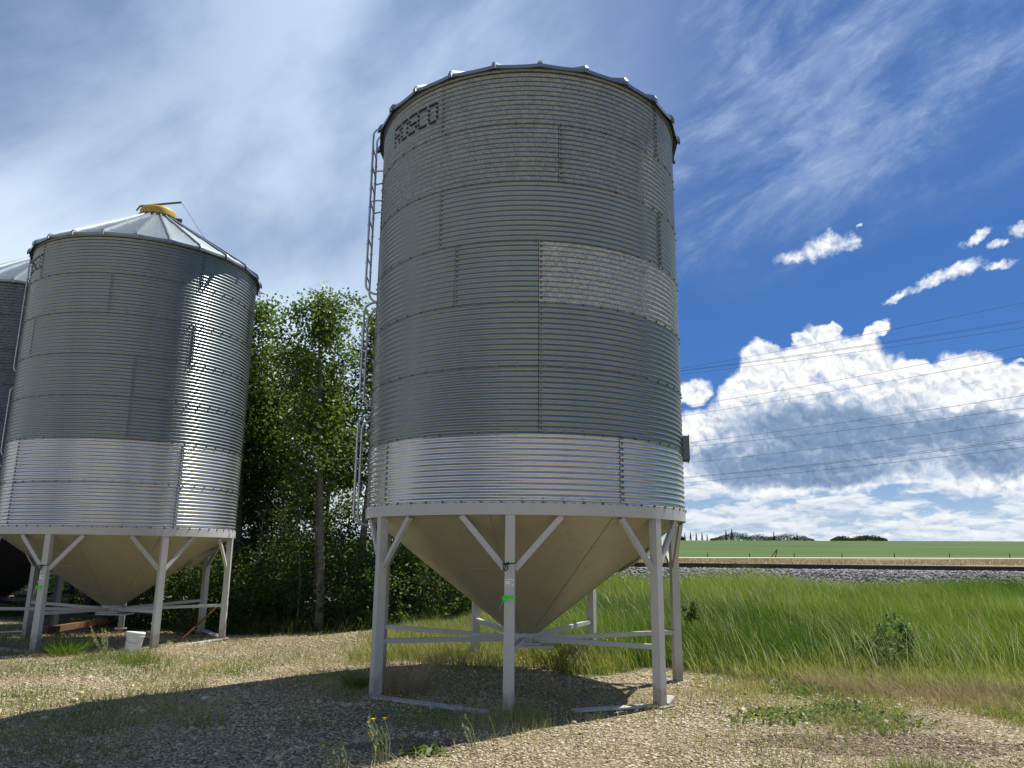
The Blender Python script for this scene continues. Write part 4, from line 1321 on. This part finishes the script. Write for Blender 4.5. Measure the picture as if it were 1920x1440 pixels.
for (a, b), lb in zip(WIRES, WL):
    a = Vector(a); b = Vector(b)
    mb = MB()
    pts = []
    for f in np.linspace(-1.0, 2.0, 25):
        p = a.lerp(b, f); p.z += -.12 + 2.0 * ((f - .5) ** 2 - .25) * .4
        pts.append(p)
    mb.tube(pts, .019, 5, caps=False)
    tag(mb.build('power_line', M['wire']), lb, 'power line', 'power lines crossing the sky')

# ------------------------------------------------------------------ sun, sky, camera
SUN_AZ, SUN_EL = 50.0, 60.0
sd = Vector((math.sin(RAD(SUN_AZ)) * math.cos(RAD(SUN_EL)), math.cos(RAD(SUN_AZ)) * math.cos(RAD(SUN_EL)), math.sin(RAD(SUN_EL))))
L = bpy.data.lights.new('sun', 'SUN'); L.energy = 5.0; L.angle = RAD(.53); L.color = (1.0, .95, .87)
lo = link(bpy.data.objects.new('sun', L)); lo.rotation_euler = (-sd).to_track_quat('-Z', 'Y').to_euler(); lo.location = (20, 20, 40)

#SKY_BEGIN
CUM = [(18.4,13.4,1.57,1.51,0),(17.3,11.2,1.97,1.97,0),(20.3,12.5,1.97,1.64,0),(22.3,14.0,1.70,1.64,0),(24.6,12.9,2.46,1.80,0),(26.1,14.9,1.11,0.43,35),(26.6,11.5,2.62,1.64,0),(28.4,11.8,1.48,0.92,0),(30.6,11.1,2.03,1.80,0),(31.9,11.5,1.64,1.48,0),(33.3,10.2,1.97,1.80,0),(20.1,9.1,5.57,3.28,0),(26.2,8.1,7.21,3.44,0),(32.2,7.0,4.92,3.28,0),(14.7,7.8,3.11,2.46,0),(13.5,11.5,1.48,1.11,0),(19.9,5.8,8.52,1.80,0),(21.2,14.7,0.72,0.66,0),(23.2,15.3,0.66,0.46,0),(29.2,10.4,1.97,1.48,0)]
SMALL = [(23.3,21.0,1.90,0.89,12),(21.2,20.5,1.38,0.56,5),(25.1,21.0,0.66,0.52,0),(30.0,17.8,2.03,0.39,20),(31.6,18.2,1.57,0.49,12),(27.7,17.0,1.11,0.26,25),(33.8,18.1,1.11,0.26,5),(32.7,20.0,1.11,0.30,22),(33.9,19.4,0.66,0.23,5),(35.2,20.0,0.59,0.49,10),(25.7,22.1,0.30,0.16,20),(34.3,12.0,0.46,0.20,0)]
DARK = [(23.2,8.0,6.6,2.1,-4),(19.9,6.3,6.6,1.6,0),(16.3,6.2,3.6,1.4,0),(30.6,8.0,3.6,1.1,0),(32.1,6.2,2.4,1.0,0),(24.0,5.2,8.0,.9,0)]
def make_world():
    w = bpy.data.worlds.new('World'); SC.world = w; w.use_nodes = True
    t = NT(w.node_tree)
    for n in list(t.n): t.n.remove(n)
    out = t.node('ShaderNodeOutputWorld'); bg = t.node('ShaderNodeBackground', {'Strength': .10})
    t.l.new(bg.outputs[0], out.inputs[0])
    sky = t.node('ShaderNodeTexSky', sky_type='NISHITA', sun_disc=False, sun_elevation=RAD(SUN_EL), sun_rotation=RAD(SUN_AZ), altitude=600.0, air_density=1.0, dust_density=.6, ozone_density=2.2)
    blue = t.mix(1.0, sky.outputs[0], C4((.105, .31, .60)), 'MULTIPLY')
    tc = t.node('ShaderNodeTexCoord'); d = tc.outputs['Generated']
    sp = t.node('ShaderNodeSeparateXYZ'); t.put(sp.inputs[0], d)
    az = t.math('MULTIPLY', t.math('ARCTAN2', sp.outputs[0], sp.outputs[1]), 57.2958)
    el = t.math('MULTIPLY', t.math('ARCSINE', sp.outputs[2]), 57.2958)
    cb = t.node('ShaderNodeCombineXYZ'); t.put(cb.inputs[0], az); t.put(cb.inputs[1], el)
    p = cb.outputs[0]
    def warp(vec, amp1, sc1, amp2, sc2):
        o = vec
        for amp, sc, det in ((amp1, sc1, 2), (amp2, sc2, 5)):
            n = t.node('ShaderNodeTexNoise', {'Scale': sc, 'Detail': det, 'Roughness': .62}, noise_dimensions='2D')
            t.put(n.inputs['Vector'], vec)
            s = t.node('ShaderNodeVectorMath', operation='SUBTRACT'); t.put(s.inputs[0], n.outputs['Color']); s.inputs[1].default_value = (.5, .5, .5)
            m = t.node('ShaderNodeVectorMath', operation='MULTIPLY_ADD'); t.put(m.inputs[0], s.outputs[0]); m.inputs[1].default_value = (amp, amp, 0); t.put(m.inputs[2], o)
            o = m.outputs[0]
        return o
    def field(vec, blobs, soft=False):
        r = None
        for (a, e, rx, ry, rot) in blobs:
            mp = t.node('ShaderNodeMapping', vector_type='TEXTURE')
            mp.inputs['Location'].default_value = (a, e, 0); mp.inputs['Rotation'].default_value = (0, 0, RAD(rot)); mp.inputs['Scale'].default_value = (rx, ry, 1)
            t.put(mp.inputs['Vector'], vec)
            dt = t.node('ShaderNodeVectorMath', operation='DOT_PRODUCT'); t.put(dt.inputs[0], mp.outputs[0]); t.put(dt.inputs[1], mp.outputs[0])
            v = t.math('SUBTRACT', 1.0, dt.outputs['Value'])
            if r is None: r = v
            else:
                r = t.math('SMOOTH_MAX', r, v, .35) if soft else t.math('MAXIMUM', r, v)
        return r
    def billow(vec, sc, det=4.0):
        v = t.node('ShaderNodeTexVoronoi', {'Scale': sc, 'Detail': det, 'Roughness': .55, 'Lacunarity': 2.1, 'Smoothness': .35}, feature='SMOOTH_F1', voronoi_dimensions='2D', normalize=True)
        t.put(v.inputs['Vector'], vec)
        return t.math('SUBTRACT', 1.0, v.outputs['Distance'])
    front = t.mapr(sp.outputs[1], -.15, .35)
    pw = warp(p, 1.3, .5, .55, 1.9)
    bil = t.math('ADD', t.math('MULTIPLY', billow(pw, .85, 2.5), .62), t.math('MULTIPLY', billow(pw, .30, 1.0), .38))
    # light comes from high above, to the right: compare the puffs with themselves one step towards it
    off = t.node('ShaderNodeVectorMath', operation='ADD'); t.put(off.inputs[0], pw); off.inputs[1].default_value = (.14, .30, 0)
    bil2 = t.math('ADD', t.math('MULTIPLY', billow(off.outputs[0], .85, 2.5), .62), t.math('MULTIPLY', billow(off.outputs[0], .30, 1.0), .38))
    relief = t.math('SUBTRACT', bil, bil2)
    m = field(pw, CUM)
    dens = t.math('ADD', m, t.math('MULTIPLY', t.math('SUBTRACT', bil, .62), .9))
    a_big = t.mapr(dens, -.14, .52)
    dk = field(warp(p, 2.0, .35, 1.3, 1.3), DARK, True)
    dkf = t.math('MULTIPLY', t.mapr(dk, -1.7, 1.1, 0, 1), t.mapr(dens, .1, .7))
    sh = t.math('ADD', t.math('MULTIPLY', dkf, .70), t.math('MULTIPLY', t.math('MULTIPLY', relief, t.mapr(dkf, .15, .8, 1, .5)), -2.3))
    sh = t.math('ADD', sh, t.mapr(dens, .2, 1.0, .0, .10), None, True)
    ccol = t.ramp(sh, [(0, (7.7, 7.75, 7.8)), (.16, (6.6, 6.8, 7.1)), (.40, (4.1, 4.8, 5.9)), (.70, (1.95, 2.75, 4.1)), (1, (1.1, 1.75, 3.0))])
    # small bright clouds
    ms = field(warp(p, .7, .8, .45, 2.6), SMALL)
    nb = t.noise(p, 1.5, 6, .58, dims='2D')
    ds = t.math('ADD', ms, t.math('MULTIPLY', t.math('SUBTRACT', nb, .5), 1.9))
    a_sm = t.mapr(ds, -.2, 1.3)
    scol = t.mix(t.mapr(ds, .4, 1.3), C4((6.0, 6.6, 7.3)), C4((7.8, 7.8, 7.8)))
    # layered cloud and pale air near the horizon
    st = t.node('ShaderNodeMapping'); st.inputs['Scale'].default_value = (.24, .80, 1); t.put(st.inputs['Vector'], p)
    stw = warp(st.outputs[0], .5, 1.2, .25, 5.0)
    def low(vec):
        return t.math('ADD', t.math('MULTIPLY', billow(vec, 1.5, 3.0), .55), t.math('MULTIPLY', t.noise(vec, .9, 5, .55, 0, '2D'), .6))
    lw = low(stw)
    lw2v = t.node('ShaderNodeVectorMath', operation='ADD'); t.put(lw2v.inputs[0], stw); lw2v.inputs[1].default_value = (.03, .22, 0)
    lw2 = low(lw2v.outputs[0])
    pale = t.math('MULTIPLY', t.mapr(el, -1.0, 9.0, .80, 0), t.mapr(front, 0, 1, .9, 1))
    a_low = t.math('MULTIPLY', t.mapr(t.math('ADD', lw, t.mapr(el, 1.0, 5.0, .06, 0)), .60, .76), t.mapr(el, 4.2, 7.0, 1, 0))
    a_low = t.math('MULTIPLY', a_low, t.mapr(front, 0, 1, .4, 1))
    lsh = t.math('ADD', t.math('MULTIPLY', t.math('SUBTRACT', lw2, lw), 2.2), t.mapr(lw, .60, .95, .28, .60))
    lcol = t.ramp(lsh, [(.0, (7.3, 7.45, 7.6)), (.35, (5.8, 6.3, 6.9)), (.62, (3.7, 4.5, 5.6)), (1, (2.4, 3.3, 4.8))])
    # high veil: thick and milky on the left, thin fibres on the right
    rt = t.node('ShaderNodeMapping'); rt.inputs['Rotation'].default_value = (0, 0, RAD(-20)); t.put(rt.inputs['Vector'], p)
    rs = t.node('ShaderNodeMapping'); rs.inputs['Scale'].default_value = (.075, .20, 1); t.put(rs.inputs['Vector'], rt.outputs[0])
    fib = t.noise(rs.outputs[0], 1.0, 9, .64, .25, '2D')
    fib2 = t.noise(rs.outputs[0], 4.5, 6, .66, .3, '2D')
    rl_ = t.node('ShaderNodeMapping'); rl_.inputs['Rotation'].default_value = (0, 0, RAD(-40)); t.put(rl_.inputs['Vector'], p)
    rm = t.node('ShaderNodeMapping'); rm.inputs['Scale'].default_value = (.042, .075, 1); rm.inputs['Location'].default_value = (3.3, 1.7, 0); t.put(rm.inputs['Vector'], rl_.outputs[0])
    veil = t.noise(rm.outputs[0], 1.0, 7, .52, .15, '2D')
    wob = t.math('MULTIPLY', t.math('SUBTRACT', veil, .5), 30)
    leftm = t.math('MULTIPLY', t.mapr(t.math('ADD', t.math('ADD', az, wob), t.mapr(el, 30, 18, 0, 13)), -4.0, 24.0, 1, 0), t.mapr(az, -120, -60, .30, 1))
    rightm = t.math('MULTIPLY', t.mapr(t.math('ADD', az, wob), -4, 16, .0, 1), t.mapr(t.math('ADD', el, t.math('ADD', t.math('MULTIPLY', az, -.22), t.math('MULTIPLY', wob, .25))), 13.0, 19.0))
    rightm = t.math('MULTIPLY', rightm, t.mapr(az, 60, 100, 1, .5))
    a_left = t.math('MULTIPLY', leftm, t.math('ADD', t.mapr(veil, .30, .68, .34, .86), t.mapr(el, 8, 26, .42, 0), None, True))
    a_right = t.math('MULTIPLY', rightm, t.math('ADD', t.mapr(fib, .34, .72, .06, .33), t.math('MULTIPLY', t.mapr(fib2, .40, .75), t.mapr(fib, .40, .62, 0, .14))))
    a_veil = t.math('SMOOTH_MAX', a_left, a_right, .3)
    corner = t.math('MULTIPLY', t.mapr(az, -14, -36, 0, 1), t.mapr(el, 20, 34, 0, .42))
    a_veil = t.math('MULTIPLY', a_veil, t.math('SUBTRACT', 1.0, corner))
    vcol = t.mix(t.mapr(el, 14, 40), C4((5.5, 6.6, 7.8)), C4((5.0, 6.2, 7.9)))
    # broken bright cloud added in the unseen sky behind the camera, as fill light
    bs = t.node('ShaderNodeMapping'); bs.inputs['Scale'].default_value = (.030, .075, 1); t.put(bs.inputs['Vector'], p)
    bn = t.noise(bs.outputs[0], 1.0, 6, .58, .2, '2D')
    a_fill = t.math('MULTIPLY', t.math('MULTIPLY', t.mapr(bn, .44, .56), t.mapr(el, 9, 22, 1, 0)), t.mapr(sp.outputs[1], -.05, -.40))
    col = t.mix(a_veil, blue, vcol)
    col = t.mix(a_fill, col, t.mix(t.mapr(bn, .5, .7), C4((8.5, 9.0, 9.6)), C4((13.0, 13.1, 13.1))))
    col = t.mix(pale, col, C4((4.5, 5.3, 6.4)))
    col = t.mix(a_low, col, lcol)
    col = t.mix(a_big, col, ccol)
    col = t.mix(a_sm, col, scol)
    t.put(bg.inputs[0], col)
make_world()
#SKY_END

cam = bpy.data.cameras.new('camera')
cam.sensor_fit = 'HORIZONTAL'; cam.sensor_width = 36.0; cam.lens = 1442.0 / 1920 * 36
cam.clip_end = 6000; cam.clip_start = .05
co = link(bpy.data.objects.new('camera', cam))
co.matrix_world = Matrix.Translation((0, 0, 1.80)) @ Matrix.Rotation(RAD(90 + 12.28), 4, 'X') @ Matrix.Rotation(RAD(.63), 4, 'Z')
SC.camera = co
SC.view_settings.view_transform = 'Standard'
SC.view_settings.look = 'None'
SC.view_settings.exposure = 0.4
SC.view_settings.gamma = 1.0
